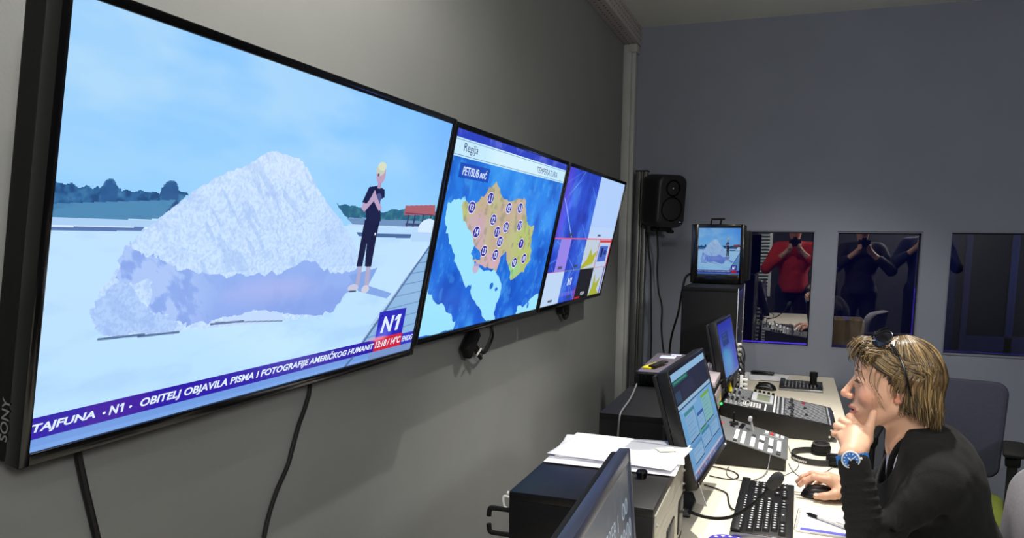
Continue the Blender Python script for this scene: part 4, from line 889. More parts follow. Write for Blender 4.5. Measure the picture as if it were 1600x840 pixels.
for xi, (x, nb, wd, lit) in enumerate(((.075, 8, .012, 1), (.098, 8, .012, 1), (.130, 8, .014, 1), (.158, 9, .016, 1), (.188, 9, .014, 1), (.215, 9, .013, 1))):
    for i in range(nb):
        y = .018+.0195*i; bb = MB(); bb.box((x-wd/2, y-.0085, .004), (x+wd/2, y+.0085, .0085), .001, MS); bb.build('push_button', m_lit if (i*7+xi*3) % 11 not in (0, 4) else m_btn, e)
b = MB(); 
for i in range(4): b.box((.075+.002*i, .20+.02*i, .004), (.089+.002*i, .214+.02*i, .008), .001, MS)
b.box((.045, .19, .004), (.062, .215, .010), .001, MS); b.build('dark_button', m_gloss, e)
b = MB(); b.box((.16, .205, .004), (.226, .212, .0046), 0, MS); b.box((.16, .235, .004), (.226, .242, .0046), 0, MS); b.build('slot', m_lgrey, e)
for i in range(4):
    bb = MB(); bb.box((.165+.018*i, .25, .004), (.176+.018*i, .275, .008), .001, MS); bb.build('push_button', m_lit if i != 1 else mat('red key', (150, 30, 30), emit=(230, 40, 40), estr=.6), e)
b = MB(); a = MS @ Vector((.125, .22, .004)); b.cyl(a, a+Vector((-.01, 0, .04)), .004, n=10); b.cyl(a+Vector((-.012, -.012, .043)), a+Vector((-.012, .018, .043)), .007, n=14); b.build('transition_lever', m_lgrey, e)
b = MB(); a = MS @ Vector((.055, .24, .004)); b.cyl(a, a+Vector((0, 0, .006)), .017, .015, 20); b.cyl(a, a+Vector((.0, 0, .035)), .0035, n=10); b.sph(a+Vector((0, 0, .037)), .006); b.build('joystick', m_matte, e)
b = MB(); a = MS @ Vector((.018, .19, .0045)); b.cyl(a, a+Vector((0, 0, .003)), .004, n=10); b.build('indicator', mat('red indicator', (160, 20, 20), emit=(255, 30, 40), estr=1.5), e)
cable('switcher_cable', 'thin grey cable drooping over the front of the vision switcher', [(-.035, 2.552, .785), (-.038, 2.545, .76), (-.043, 2.52, .735), (-.06, 2.46, .728), (-.10, 2.41, .7275), (-.15, 2.43, .7275), (-.165, 2.50, .7275), (-.160, 2.545, .7275)], .0016, mat('thin grey cable', (120, 122, 128), .5), 6)
cable('monitor_cable', 'black cable running over the desk from the centre monitor towards the keyboard', [(-.215, 2.32, .7285), (-.17, 2.29, .7285), (-.145, 2.26, .7285), (-.135, 2.19, .7285), (-.125, 2.14, .7285), (-.113, 2.125, .729)], .0022)
cable('monitor_lead', 'short black lead curling on the desk in front of the switcher', [(-.21, 2.42, .7282), (-.15, 2.405, .7282), (-.125, 2.44, .7282), (-.14, 2.49, .7282), (-.19, 2.52, .7282), (-.23, 2.53, .7282)], .002)

# ================================================================ gooseneck microphone
e = empty('gooseneck_microphone', (-.224, 1.935, .79), 'black gooseneck microphone reaching over the keyboard from the nearest rack', 'microphone')
b = MB(); G = [(-.223, 1.905, .785), (-.205, 1.90, .785), (-.175, 1.89, .782), (-.14, 1.88, .785), (-.105, 1.865, .80), (-.07, 1.85, .830), (-.04, 1.835, .868), (-.022, 1.825, .895)]
b.tube(G, .0042, 10); b.build('gooseneck', m_matte, e)
b = MB(); a = Vector((-.024, 1.826, .892)); d = Vector((.022, -.012, .036)).normalized(); up_ = d.to_track_quat('Z', 'Y').to_matrix().to_4x4()
b.lathe([(.004, 0), (.0105, .004), (.0135, .012), (.0145, .022), (.0145, .032), (.0125, .041), (.008, .047), (.002, .0495)], Matrix.Translation(a) @ up_, 24); b.build('foam_windshield', mat('grey foam', (52, 52, 54), .95, var=.3, vscale=900, bump=.8, bscale=1500), e)
b = MB(); b.cyl((-.2245, 1.905, .785), (-.213, 1.903, .785), .009, .006, 14); b.build('socket', m_dgrey, e)

# ================================================================ headphones
e = empty('headphones', (.1, 2.8, DZ), 'black headphones lying on the desk between the switcher and the person', 'headphones')
b = MB(); rings = []
for k in range(33):
    t = math.radians(62+236*k/32); c = Vector((.108+.078*math.cos(t), 2.752+.083*math.sin(t), .7268)); nr = Vector((math.cos(t), math.sin(t), 0))
    rings.append([c+nr*a+Vector((0, 0, z)) for a, z in ((-.002, 0), (.002, 0), (.002, .020), (-.002, .020))])
b.loft(rings); b.build('headband', mat('headband grey', (44, 44, 48), .4), e)
b = MB()
for k in range(9): 
    t = math.radians(205+5*k); c = Vector((.108+.0805*math.cos(t), 2.752+.0855*math.sin(t), .731)); b.box((-.0005, -.002, 0), (.0005, .002, .006), 0, Matrix.Translation(c) @ Matrix.Rotation(t, 4, 'Z'))
b.build('marking', m_white, e)
for (cx_, cy_, tl) in ((.125, 2.835, 6), (.168, 2.695, -12)):
    M = Matrix.Translation((cx_, cy_, .7275)) @ Matrix.Rotation(math.radians(tl), 4, 'X')
    b = MB(); b.lathe([(.026, 0), (.031, .003), (.032, .010), (.030, .013), (.032, .016), (.032, .026), (.029, .031), (.022, .034), (.001, .034)], M, 28); c_ = b.build('ear_cup', m_matte, e)
    b = MB(); b.lathe([(.020, .0342), (.0285, .0335), (.0285, .037), (.021, .038), (.020, .0342)], M, 28); b.build('ear_pad', mat('ear pad leather', (36, 36, 38), .5), c_)
cable('headphone_cable', 'thin grey cable on the desk beside the headphones', [(.155, 2.665, .7278), (.13, 2.60, .7275), (.10, 2.56, .7275), (.075, 2.50, .7275), (.05, 2.53, .7275), (.03, 2.60, .7275), (.022, 2.66, .7275)], .0012, mat('thin grey cable', (120, 122, 128), .5), 6)

# ================================================================ notebook, pen, phone, papers, lanyard
e = empty('notebook', (.13, 2.1, DZ), "open notepad with a blue edge in front of the person's sleeve", 'notebook')
NB = Matrix.Translation((.148, 2.108, DZ)) @ Matrix.Rotation(math.radians(-4), 4, 'Z')
b = MB(); b.box((-.100, -.090, .0006), (.085, .094, .0062), .001, NB); b.build('page_block', m_paper, e)
b = MB(); b.box((-.0985, -.0885, .0063), (.083, .092, .0067), 0, NB); b.build('top_page', m_paper, e)
b = MB(); b.box((-.090, -.088, .0068), (.083, -.070, .0071), 0, NB); b.build('blue_band', mat('violet blue print', (92, 92, 196), .6), e)
b = MB(); rr = random.Random(12)
for i in range(7):
    x = -.06
    while x < .06: l = rr.uniform(.004, .012); b.box((x, .07-.016*i, .0068), (x+l, .0712-.016*i, .00695), 0, NB); x += l+.004
b.build('handwriting', m_ink, e)
b = MB()
for i in range(12): b.tube([NB @ Vector(p) for p in ((-.096, -.075+.0135*i, .007), (-.104, -.075+.0135*i, .0085), (-.1045, -.075+.0135*i, .001), (-.099, -.075+.0135*i, .0006))], .0009, 6)
b.build('spiral_wire', m_steel, e)
e = empty('pen', (.1, 2.1, .733), 'white and black ballpoint pen lying on the open notepad', 'pen')
p0, p1 = Vector((.068, 2.146, .7375)), Vector((.170, 2.062, .7375)); d = (p1-p0)
b = MB(); b.cyl(p0, p0+d*.06, .0012, .0035, 12); b.cyl(p0+d*.06, p0+d*.28, .0045, n=12); b.build('grip', m_matte, e)
b = MB(); b.cyl(p0+d*.281, p0+d*.95, .0045, n=12); b.cyl(p0+d*.95, p1, .0045, .003, 12); b.build('barrel', m_white, e)
b = MB(); b.box((-.001, -.0015, .0046), (.030, .0015, .0058), 0, Matrix.Translation(p0+d*.70) @ Matrix.Rotation(math.atan2(d.y, d.x), 4, 'Z')); b.build('clip', m_steel, e)
PAPF = [((-.115, 4.405), 80, DZ+.0006, 'white sheet of paper under the telephone handset at the far end of the desk'), ((-.10, 4.345), 96, DZ+.0030, 'smaller white sheet lying in front of the telephone handset at the far end')]
for k, (c, a, z, lb) in enumerate(PAPF): tag(sheet(c, math.radians(a), z, w_=.17 if k else .2, h_=.19 if k else .24, sd=20+k, curl=.001), lb, 'paper', 'papers at the far end of the desk')
e = empty('telephone_handset', (-.12, 4.44, DZ), 'black telephone handset lying on the papers at the far end', 'telephone')
b = MB(); b.box((-.062, -.024, 0), (.062, .024, .016), .007, Matrix.Translation((-.125, 4.445, DZ+.0060)) @ Matrix.Rotation(math.radians(-8), 4, 'Z')); b.build('shell', m_gloss, e)
b = MB(); b.box((-.05, -.016, .0161), (.012, .016, .0168), .0002, Matrix.Translation((-.125, 4.445, DZ+.0060)) @ Matrix.Rotation(math.radians(-8), 4, 'Z')); b.build('keypad', m_dgrey, e)
e = empty('lanyard', (-.08, 1.93, DZ), 'violet blue lanyard with white marks lying by the near end of the keyboard', 'lanyard')
b = MB(); pts = [(-.152, 1.86, .7262), (-.148, 1.905, .7262), (-.125, 1.924, .7262), (-.095, 1.920, .7262), (-.06, 1.905, .7262), (-.02, 1.895, .7262), (.02, 1.885, .7262)]
P_ = catmull([Vector(p) for p in pts], 8); rings = []
for i, p in enumerate(P_):
    t = (P_[min(i+1, len(P_)-1)]-P_[max(i-1, 0)]).normalized(); s = Vector((-t.y, t.x, 0)); rings.append([p-s*.010, p+s*.010, p+s*.010+Vector((0, 0, .0012)), p-s*.010+Vector((0, 0, .0012))])
b.loft(rings); b.build('strap', mat('violet ribbon', (66, 54, 176), .6), e)
b = MB()
for i in range(5, len(P_)-2, 5): b.box((-.004, -.004, .0013), (.004, .004, .0016), 0, Matrix.Translation(P_[i]) @ Matrix.Rotation(.7, 4, 'Z'))
b.build('printed_mark', m_white, e)

# ================================================================ wall speaker, post and its cables
e = empty('loudspeaker', (-.70, 4.33, 1.52), 'black studio loudspeaker with rounded corners beside the corner post', 'loudspeaker')
MSp = Matrix.Translation((-.686, 4.335, 1.672)) @ Matrix.Rotation(math.radians(42), 4, 'Z') @ Matrix.Rotation(math.radians(5), 4, 'X') 
def rrect(w, h, r, n=6):
    P = []
    for cx_, cy_, a0 in ((w-r, h-r, 0), (-w+r, h-r, 90), (-w+r, -h+r, 180), (w-r, -h+r, 270)):
        for k in range(n+1): a = math.radians(a0+90*k/n); P.append((cx_+r*math.cos(a), cy_+r*math.sin(a)))
    return P
b = MB(); rings = []
for y, s, r in ((-.090, .80, .045), (-.088, .88, .045), (-.078, .96, .044), (-.055, 1, .042), (.04, 1, .042), (.075, .95, .044), (.088, .85, .045), (.090, .80, .045)):
    rings.append([MSp @ Vector((x, y, z)) for x, z in rrect(.0945*s, .142*(1-(1-s)*.7), r*s)])
b.loft(rings); b.build('cabinet', mat('loudspeaker black', (22, 22, 24), .5, bump=.15, bscale=800), e, ang=50)
b = MB(); Rz = MSp @ Matrix.Rotation(PI/2, 4, 'X')
def disc(b, cx_, cz_, prof): b.lathe(prof, MSp @ Matrix.Translation((cx_, -.0895, cz_)) @ Matrix.Rotation(PI/2, 4, 'X'), 32)
disc(b, 0, -.04, [(.066, -.004), (.066, .002), (.060, .003), (.056, -.004), (.03, -.012), (.022, -.006), (.012, -.002), (.001, -.001)]); b.build('woofer', m_gloss, e, ang=50)
b = MB(); disc(b, 0, .070, [(.045, -.003), (.045, .0012), (.038, .0015), (.016, -.010), (.011, -.010), (.008, -.005), (.001, -.003)]); b.build('tweeter', m_gloss, e, ang=50)
b = MB(); disc(b, 0, .070, [(.006, -.001), (.004, .001), (.001, .0015)]); b.build('tweeter_dome', m_lgrey, e)
b = MB(); b.sph(MSp @ Vector((.06, -.0885, -.108)), .0028, 8, 6); b.build('power_light', mat('white indicator', (220, 230, 255)), e)
b = MB(); b.box((-.04, -.05, -.162), (.04, .05, -.143), .006, MSp); b.box((.02, -.06, -.172), (.05, -.02, -.155), .006, MSp); b.box((-.07, -.04, -.165), (-.045, .0, -.15), .006, MSp); b.each('stand_foot', m_matte, e)
b = MB(); b.tube([(-.80, 4.425, 1.72), (-.74, 4.41, 1.71), MSp @ Vector((0, .085, .02))], .012, 8, False); b.box((-.815, 4.412, 1.66), (-.785, 4.424, 1.78), .003); b.build('wall_arm', m_dgrey, e)
e = empty('profile_post', (-.825, 4.46, 0), 'grey slotted metal post standing in the far left corner behind the loudspeaker', 'post')
b = MB(); b.box((-.858, 4.43, 0), (-.832, 4.49, 1.842), .002); b.box((-.828, 4.43, 0), (-.820, 4.49, 1.842), .001); b.box((-.816, 4.43, 0), (-.796, 4.49, 1.842), .002); b.box((-.832, 4.445, 0), (-.816, 4.485, 1.84)); b.build('profile', mat('post grey metal', (104, 106, 106), .4, .6), e)
b = MB(); b.box((-.862, 4.425, 1.842), (-.792, 4.495, 1.848), .001); b.build('end_cap', m_matte, e)
cable('speaker_cable', 'black cable hanging down from the loudspeaker to the desk', [(-.716, 4.33, 1.525), (-.712, 4.36, 1.45), (-.718, 4.42, 1.36), (-.722, 4.44, 1.28), (-.712, 4.45, 1.17), (-.690, 4.45, 1.08), (-.688, 4.44, .97), (-.676, 4.44, .86), (-.655, 4.44, .74), (-.65, 4.44, .5)], .005)
cable('signal_cable', 'second black cable running down the wall beside the slotted post', [(-.790, 4.46, 1.50), (-.785, 4.505, 1.40), (-.772, 4.515, 1.30), (-.765, 4.515, 1.15), (-.760, 4.515, 1.0), (-.755, 4.515, .86), (-.755, 4.515, .5)], .0045)

# ================================================================ office chairs
m_fab = mat('dark blue grey upholstery', (46, 48, 64), .9, var=.08, vscale=90, bump=.35, bscale=500)
m_lfab = mat('light grey upholstery', (132, 130, 136), .9, var=.06, vscale=120, bump=.35, bscale=600)
m_lime = mat('lime upholstery', (88, 100, 22), .85, bump=.3, bscale=500)
def chair(label, M, back, w_, z0, z1, arms=True, seatm=None, lean=8, r=.06, zs=.46, aw=.27):
    e = empty('office_chair', M.translation, label, 'chair'); seatm = seatm or back
    # local: +y is where the sitter faces
    b = MB(); rings = []; Mb = M @ Matrix.Translation((0, -.22, 0)) @ Matrix.Translation((0, 0, z0)) @ Matrix.Rotation(math.radians(lean), 4, 'X') @ Matrix.Translation((0, 0, -z0))
    zc, hh = (z0+z1)/2, (z1-z0)/2
    for y, s in ((-.030, .93), (-.028, .97), (-.018, 1), (.012, 1), (.024, .985), (.030, .95)):
        ring = []
        for x, z in rrect(w_/2*s, hh*(1-(1-s)*.6), r, 8):
            cv = .05*(abs(x)/(w_/2))**2; ring.append(Mb @ Vector((x*(1-.06*(1-(z+hh)/(2*hh))), y+cv, z+zc)))
        rings.append(ring)
    b.loft(rings); b.build('backrest', back, e, ang=60)
    b = MB(); rings = []
    for z, s in ((zs-.075, .9), (zs-.06, 1), (zs-.02, 1.02), (zs-.004, .97), (zs, .9)): rings.append([M @ Vector((x, y+.02, z)) for x, y in rrect(.24*s, .235*s, .09)])
    b.loft(rings); b.build('seat', seatm, e, ang=60)
    b = MB(); b.tube([M @ Vector(p) for p in ((0, -.02, zs-.09), (0, -.22, zs-.09), (0, -.285, zs-.02), (0, -.265, z0+.15))], .018, 10); b.build('back_support', m_matte, e)
    b = MB(); b.cyl(M @ Vector((0, 0, .10)), M @ Vector((0, 0, zs-.075)), .028, .022, 20); b.box((-.09, -.11, zs-.10), (.09, .11, zs-.076), .006, M); b.build('gas_column', m_matte, e)
    for k in range(5):
        a = 2*PI*k/5+.3; q = Vector((math.cos(a), math.sin(a), 0)); b = MB(); b.tube([M @ Vector((0, 0, .11)), M @ (q*.16+Vector((0, 0, .095))), M @ (q*.30+Vector((0, 0, .065)))], lambda t: .024-.008*t, 8); lg = b.build('leg', m_matte, e)
        b = MB(); c = q*.30; s_ = Vector((-q.y, q.x, 0)); b.cyl(M @ (c+s_*.012+Vector((0, 0, .030))), M @ (c+s_*.028+Vector((0, 0, .030))), .0295, n=16); b.cyl(M @ (c-s_*.012+Vector((0, 0, .030))), M @ (c-s_*.028+Vector((0, 0, .030))), .0295, n=16); b.build('caster', m_black, lg)
    if arms:
        for s in (-1, 1):
            b = MB(); b.box((s*aw-.038, -.11, arms-.024), (s*aw+.038, .11, arms), .011, M); ap = b.build('armrest', m_matte, e)
            b = MB(); b.box((s*aw-.017, -.035, zs-.08), (s*aw+.017, .035, arms-.028), .008, M); b.box((min(s*.14, s*(aw+.015)), -.03, zs-.088), (max(s*.14, s*(aw+.015)), .03, zs-.077), .003, M); b.box((s*aw-.026, -.042, arms-.075), (s*aw+.026, .042, arms-.030), .006, M); b.build('armrest_post', m_matte, ap)
            
    return e
CH1 = Matrix.Translation((.60, 3.50, 0)) @ Matrix.Rotation(math.radians(168), 4, 'Z')
chair('dark blue grey office chair standing empty beyond the person, with lime seat', CH1, m_fab, .46, .485, .885, arms=.672, seatm=m_lime, lean=4, r=.05, aw=.255, zs=.425)
CH2 = Matrix.Translation((.47, 2.03, 0)) @ Matrix.Rotation(math.radians(112), 4, 'Z')
chair('light grey office chair the person in black sits on', CH2, m_lfab, .44, .56, .90, arms=None, lean=8, r=.09, zs=.44)
# ================================================================ implicit surfaces for bodies and clothes
class SDF:
    def __init__(s, lo, hi, h):
        s.lo = np.array(lo, float); s.h = h; s.n = np.ceil((np.array(hi)-s.lo)/h).astype(int)+1
        s.F = np.full(s.n, .5, np.float32); s.R = np.eye(3); s.o = np.zeros(3); s.sc = 1.0
    def frame(s, o, R, sc=1.0): s.o = np.array(o, float); s.R = np.array(R, float); s.sc = sc; return s   # columns of R = local axes
    def w(s, p): return s.o+s.R @ (np.array(p, float)*s.sc)
    def _win(s, pts, r, k):
        lo = np.min(pts, 0)-r-k-2*s.h; hi = np.max(pts, 0)+r+k+2*s.h
        a = np.clip(np.floor((lo-s.lo)/s.h).astype(int), 0, s.n); b = np.clip(np.ceil((hi-s.lo)/s.h).astype(int)+1, 0, s.n)
        if (b <= a).any(): return None
        sl = tuple(slice(x, y) for x, y in zip(a, b))
        g = [s.lo[i]+s.h*np.arange(a[i], b[i]) for i in range(3)]
        return sl, np.stack(np.meshgrid(*g, indexing='ij'), -1).astype(np.float32)
    def _mix(s, sl, d, k, sub):
        F = s.F[sl]
        if sub: F, d = -F, d
        if k > 0:
            h = np.clip(.5+.5*(F-d)/k, 0, 1); r = F*(1-h)+d*h-k*h*(1-h)
        else: r = np.minimum(F, d)
        s.F[sl] = -r if sub else r
    def cap(s, a, b, ra, rb=None, k=.01, sub=False, fn=None):
        rb = ra if rb is None else rb; a = s.w(a); b = s.w(b); ra *= s.sc; rb *= s.sc
        q = s._win([a, b], max(ra, rb)+(.01 if fn else 0), k)
        if q is None: return s
        sl, g = q; ab = b-a; t = np.clip(((g-a)@ab)/(ab@ab), 0, 1); d = np.linalg.norm(g-(a+t[..., None]*ab), axis=-1)-(ra+(rb-ra)*t)
        if fn is not None: d = d-fn(t, g, a, ab)
        s._mix(sl, d, k, sub); return s
    def chain(s, P, R, k=.006, sub=False):
        for i in range(len(P)-1): s.cap(P[i], P[i+1], R[i], R[i+1], k, sub)
        return s
    def ell(s, c, r, k=.01, sub=False, rot=None):
        c = s.w(c); r = np.array(r, float)*s.sc; A = s.R if rot is None else s.R @ np.array(rot)
        q = s._win([c], r.max(), k)
        if q is None: return s
        sl, g = q; p = (g-c)@A; k0 = np.linalg.norm(p/r, axis=-1); k1 = np.linalg.norm(p/(r*r), axis=-1)
        s._mix(sl, np.where(k1 > 1e-6, k0*(k0-1)/np.maximum(k1, 1e-6), -r.min()), k, sub); return s
    def half(s, p, n, k=.003):
        p = s.w(p); n = s.R @ np.array(n, float); n = n/np.linalg.norm(n)
        g = [s.lo[i]+s.h*np.arange(s.n[i]) for i in range(3)]; G = np.stack(np.meshgrid(*g, indexing='ij'), -1)
        s._mix((slice(None),)*3, -((G-p)@n), k, True); return s
    def disp(s, fn):
        g = [s.lo[i]+s.h*np.arange(s.n[i]) for i in range(3)]; G = np.stack(np.meshgrid(*g, indexing='ij'), -1).astype(np.float32)
        m = np.abs(s.F) < .02; s.F[m] += fn(G[m]).astype(np.float32); return s
    def mesh(s):
        F = s.F; F = np.pad(F, 1, constant_values=.5); ins = F < 0; n = np.array(F.shape)
        c = [ins[dx:n[0]-1+dx, dy:n[1]-1+dy, dz:n[2]-1+dz] for dx in (0, 1) for dy in (0, 1) for dz in (0, 1)]
        cnt = sum(x.astype(np.int8) for x in c); act = (cnt > 0) & (cnt < 8); idx = -np.ones(act.shape, np.int64); cells = np.argwhere(act); idx[act] = np.arange(len(cells))
        pos = np.zeros((len(cells), 3)); wt = np.zeros(len(cells)); off = [(dx, dy, dz) for dx in (0, 1) for dy in (0, 1) for dz in (0, 1)]
        for i, a in enumerate(off):
            for j, b in enumerate(off):
                if j <= i or sum(abs(x-y) for x, y in zip(a, b)) != 1: continue
                fa = F[tuple((cells+a).T)]; fb = F[tuple((cells+b).T)]; m = (fa < 0) != (fb < 0); t = np.zeros_like(fa); t[m] = fa[m]/(fa[m]-fb[m])
                p = np.array(a)+(np.array(b)-np.array(a))*t[:, None]; pos[m] += p[m]; wt[m] += 1
        V = s.lo+s.h*(cells-1+pos/wt[:, None]); Q = []
        for ax in range(3):
            u, v = [(1, 2), (2, 0), (0, 1)][ax]; e = [0, 0, 0]; e[ax] = 1
            A = ins[tuple(slice(0, n[i]-e[i]) for i in range(3))]; B = ins[tuple(slice(e[i], n[i]) for i in range(3))]
            for fl, M_ in ((0, A & ~B), (1, ~A & B)):
                p = np.argwhere(M_); du = np.zeros(3, int); du[u] = 1; dv = np.zeros(3, int); dv[v] = 1
                q = np.stack([idx[tuple((p-d).T)] for d in (du+dv, dv, 0*du, du)], -1); Q.append(q[:, ::-1] if fl else q)
        Q = np.concatenate(Q); Q = Q[(Q >= 0).all(1)]
        return V, Q
def vnoise(P, f, seed=0):
    r = np.random.RandomState(seed); out = 0
    for k in range(4):
        d = r.randn(3); d /= np.linalg.norm(d); out = out+np.sin(P@d*f*(1+.6*k)+r.rand()*6.28+1.5*np.sin(P@np.roll(d, 1)*f*.7))
    return out/4
def lean(V):
    """the trunk leans towards the desk while elbows and wrists stay where they rest"""
    V = np.array(V, float); t = np.clip((V[:, 0]-.20)/.15, 0, 1); t = t*t*(3-2*t); z = np.clip((V[:, 2]-.45)/.35, .4, 1); V[:, 0] -= .060*t*z; return V
def join(parts):
    V = []; Q = []; n = 0
    for v, q in parts: V.append(v); Q.append(q+n); n += len(v)
    return np.concatenate(V), np.concatenate(Q)
def slin(c): return np.array(lin(c))

# ================================================================ the seated person
def nrm(v): v = np.array(v, float); return v/np.linalg.norm(v)
HF = nrm((-.99, .030, -.055)); HL = nrm(np.cross((0, 0, 1), HF)); HU = np.cross(HF, HL); HR = np.stack([HF, HL, HU], 1); HS = 1.03
NOSE = np.array((.131, 2.086, 1.078)); HO = NOSE-HR @ (np.array((.121, 0, -.024))*HS)
def hw(p): return HO+HR @ (np.array(p, float)*HS)
person = empty('person', (.52, 2.11, 0), 'person in a black cardigan resting chin on left hand, right hand on a mouse', 'person')

S = SDF(HO-(.17, .125, .26), HO+(.20, .125, .19), .0021).frame(HO, HR, HS)
S.ell((-.004, 0, .040), (.082, .070, .070), .01)
S.ell((.040, 0, .040), (.047, .057, .052), .02)
S.ell((.040, 0, -.022), (.050, .052, .078), .02)
for s in (-1, 1):
    S.ell((.056, s*.037, -.020), (.029, .022, .025), .014)
    S.cap((.004, s*.050, -.050), (.066, s*.017, -.092), .017, .015, .014)
    S.ell((.012, s*.052, -.012), (.03, .016, .04), .012)
S.ell((.077, 0, -.096), (.018, .020, .017), .014)
S.ell((.074, 0, -.060), (.0245, .027, .028), .014)
S.cap((.0775, -.027, .031), (.0775, .027, .031), .0100, k=.012)
S.cap((.0885, 0, .014), (.1105, 0, -.020), .0058, .0088, .009)
S.ell((.1115, 0, -.0245), (.0110, .0105, .0095), .005)
for s in (-1, 1):
    S.ell((.1015, s*.0115, -.029), (.009, .0066, .0075), .004)
    S.ell((.103, s*.0065, -.0375), (.0055, .003, .003), .002, sub=True)
    S.ell((.095, s*.031, .013), (.014, .0165, .0130), .010, sub=True)
    S.ell((.0695, s*.031, .012), (.0148, .0155, .0145), .003)
    S.chain([(.0815, s*.0165, .010), (.0848, s*.026, .0185), (.0828, s*.037, .0175), (.075, s*.0455, .010)], [.0022, .0028, .0028, .002], .003)
    S.chain([(.0805, s*.0175, .008), (.0825, s*.028, .0045), (.0795, s*.038, .0045), (.0745, s*.045, .009)], [.0018, .002, .002, .0018], .003)
# lips, slightly parted
S.chain([(.086, -.024, -.0585), (.097, -.010, -.0535), (.1000, 0, -.0550), (.097, .010, -.0535), (.086, .024, -.0585)], [.0028, .0042, .0042, .0042, .0028], .004)
S.chain([(.086, -.023, -.0605), (.0955, -.010, -.0690), (.0975, 0, -.0700), (.0955, .010, -.0690), (.086, .023, -.0605)], [.0028, .0046, .005, .0046, .0028], .004)
S.chain([(.086, -.021, -.0600), (.100, -.009, -.0615), (.104, 0, -.0620), (.100, .009, -.0615), (.086, .021, -.0600)], [.0012, .0026, .0030, .0026, .0012], .001, sub=True)
S.ell((.098, 0, -.0835), (.010, .018, .006), .008, sub=True)
# ears
for s in (-1, 1):
    S.ell((-.006, s*.074, .004), (.017, .007, .030), .006, rot=[[1, 0, 0], [0, 1, 0], [0, 0, 1]])
    S.ell((.000, s*.0795, .006), (.010, .005, .018), .004, sub=True); S.ell((.001, s*.073, -.026), (.008, .0055, .009), .005)
# neck and upper chest
S.R = np.eye(3); S.o = np.zeros(3); S.sc = 1
nb = np.array((.300, 2.095, .955))
S.cap(hw((-.022, 0, -.045)), nb, .052, .054, .02); S.cap(nb, nb+(.03, 0, -.06), .056, .075, .02)
headVQ = S.mesh()

def hand(lo, hi, h, W, mcps, fingers, thumb, arm, back, palm_r=.0135, fr=(.0088, .0082, .0076, .0066), wr=.021, wide=None):
    """mcps: 4 knuckles; fingers: per finger PIP, DIP, TIP; thumb: CMC, MCP, IP, TIP; arm: forearm end; back: unit vector out of the back of the hand"""
    S = SDF(lo, hi, h); W = np.array(W, float)
    S.cap(arm, W, .030, wr, .01)
    if wide is not None:
        for s_ in (-1, 1): S.cap(np.array(arm)+s_*np.array(wide), W+s_*np.array(wide), wr*.95, wr*.9, .01)
    for m in mcps: S.cap(W+(np.array(m)-W)*.12, m, wr*.78, palm_r*.82, .012)
    S.cap(W+(np.array(mcps[1])-W)*.35, np.array(mcps[1])*.6+np.array(mcps[2])*.4, .017, .014, .012)
    for i, (m, f) in enumerate(zip(mcps, fingers)):
        s_ = 1-.05*(i == 2)-.14*(i == 3); R = [palm_r*.80*s_]+[r*s_ for r in fr[:3]]
        S.chain([m]+list(f), R, .0035)
        S.ell(m, (.0098*s_,)*3, .006); S.ell(f[0], (.0092*s_,)*3, .004)
    S.cap(W, thumb[0], wr*.8, .017, .012); S.chain(thumb, [.0165, .0128, .0104, .0086], .006); S.cap(thumb[0], mcps[0], .014, .010, .014)
    return S.mesh()
def A(*p): return np.array(p, float)
# left hand propping the chin
LW = A(.1507, 1.9172, .9655)
LH = hand((.06, 1.85, .88), (.26, 2.10, 1.10), .0017, LW,
    [LP['I'][0], LP['M'][0], LP['R'][0], LP['P'][0]] if 'LP' in globals() else [A(.1775, 1.984, 1.005), A(.164, 1.992, 1.009), A(.148, 1.997, 1.002), A(.132, 1.997, .990)],
    [[A(.151, 2.029, 1.030), A(.166, 2.064, 1.012), A(.176, 2.066, .996)],
     [A(.134, 2.024, 1.020), A(.148, 2.057, 1.003), A(.160, 2.054, .989)],
     [A(.122, 2.016, 1.008), A(.135, 2.046, .992), A(.148, 2.042, .979)],
     [A(.118, 2.010, .990), A(.128, 2.034, .977), A(.139, 2.030, .968)]],
    [A(.170, 1.938, .975), A(.186, 1.967, .992), A(.193, 1.996, 1.019), A(.202, 2.020, 1.046)], A(.166, 1.903, .90), None, wide=(.010, .0015, .002))
# right hand over the mouse
RW = A(.188, 2.338, .762)
RH = hand((.02, 2.25, .725), (.32, 2.43, .83), .0017, RW,
    [A(.128, 2.316, .784), A(.124, 2.339, .787), A(.130, 2.361, .781), A(.141, 2.378, .771)],
    [[A(.088, 2.312, .790), A(.064, 2.313, .777), A(.052, 2.315, .762)],
     [A(.084, 2.339, .792), A(.059, 2.341, .778), A(.047, 2.343, .763)],
     [A(.096, 2.366, .778), A(.080, 2.374, .757), A(.074, 2.376, .743)],
     [A(.112, 2.388, .760), A(.100, 2.392, .746), A(.095, 2.392, .739)]],
    [A(.166, 2.306, .754), A(.142, 2.292, .750), A(.118, 2.287, .745), A(.097, 2.290, .741)], A(.27, 2.345, .765), None)
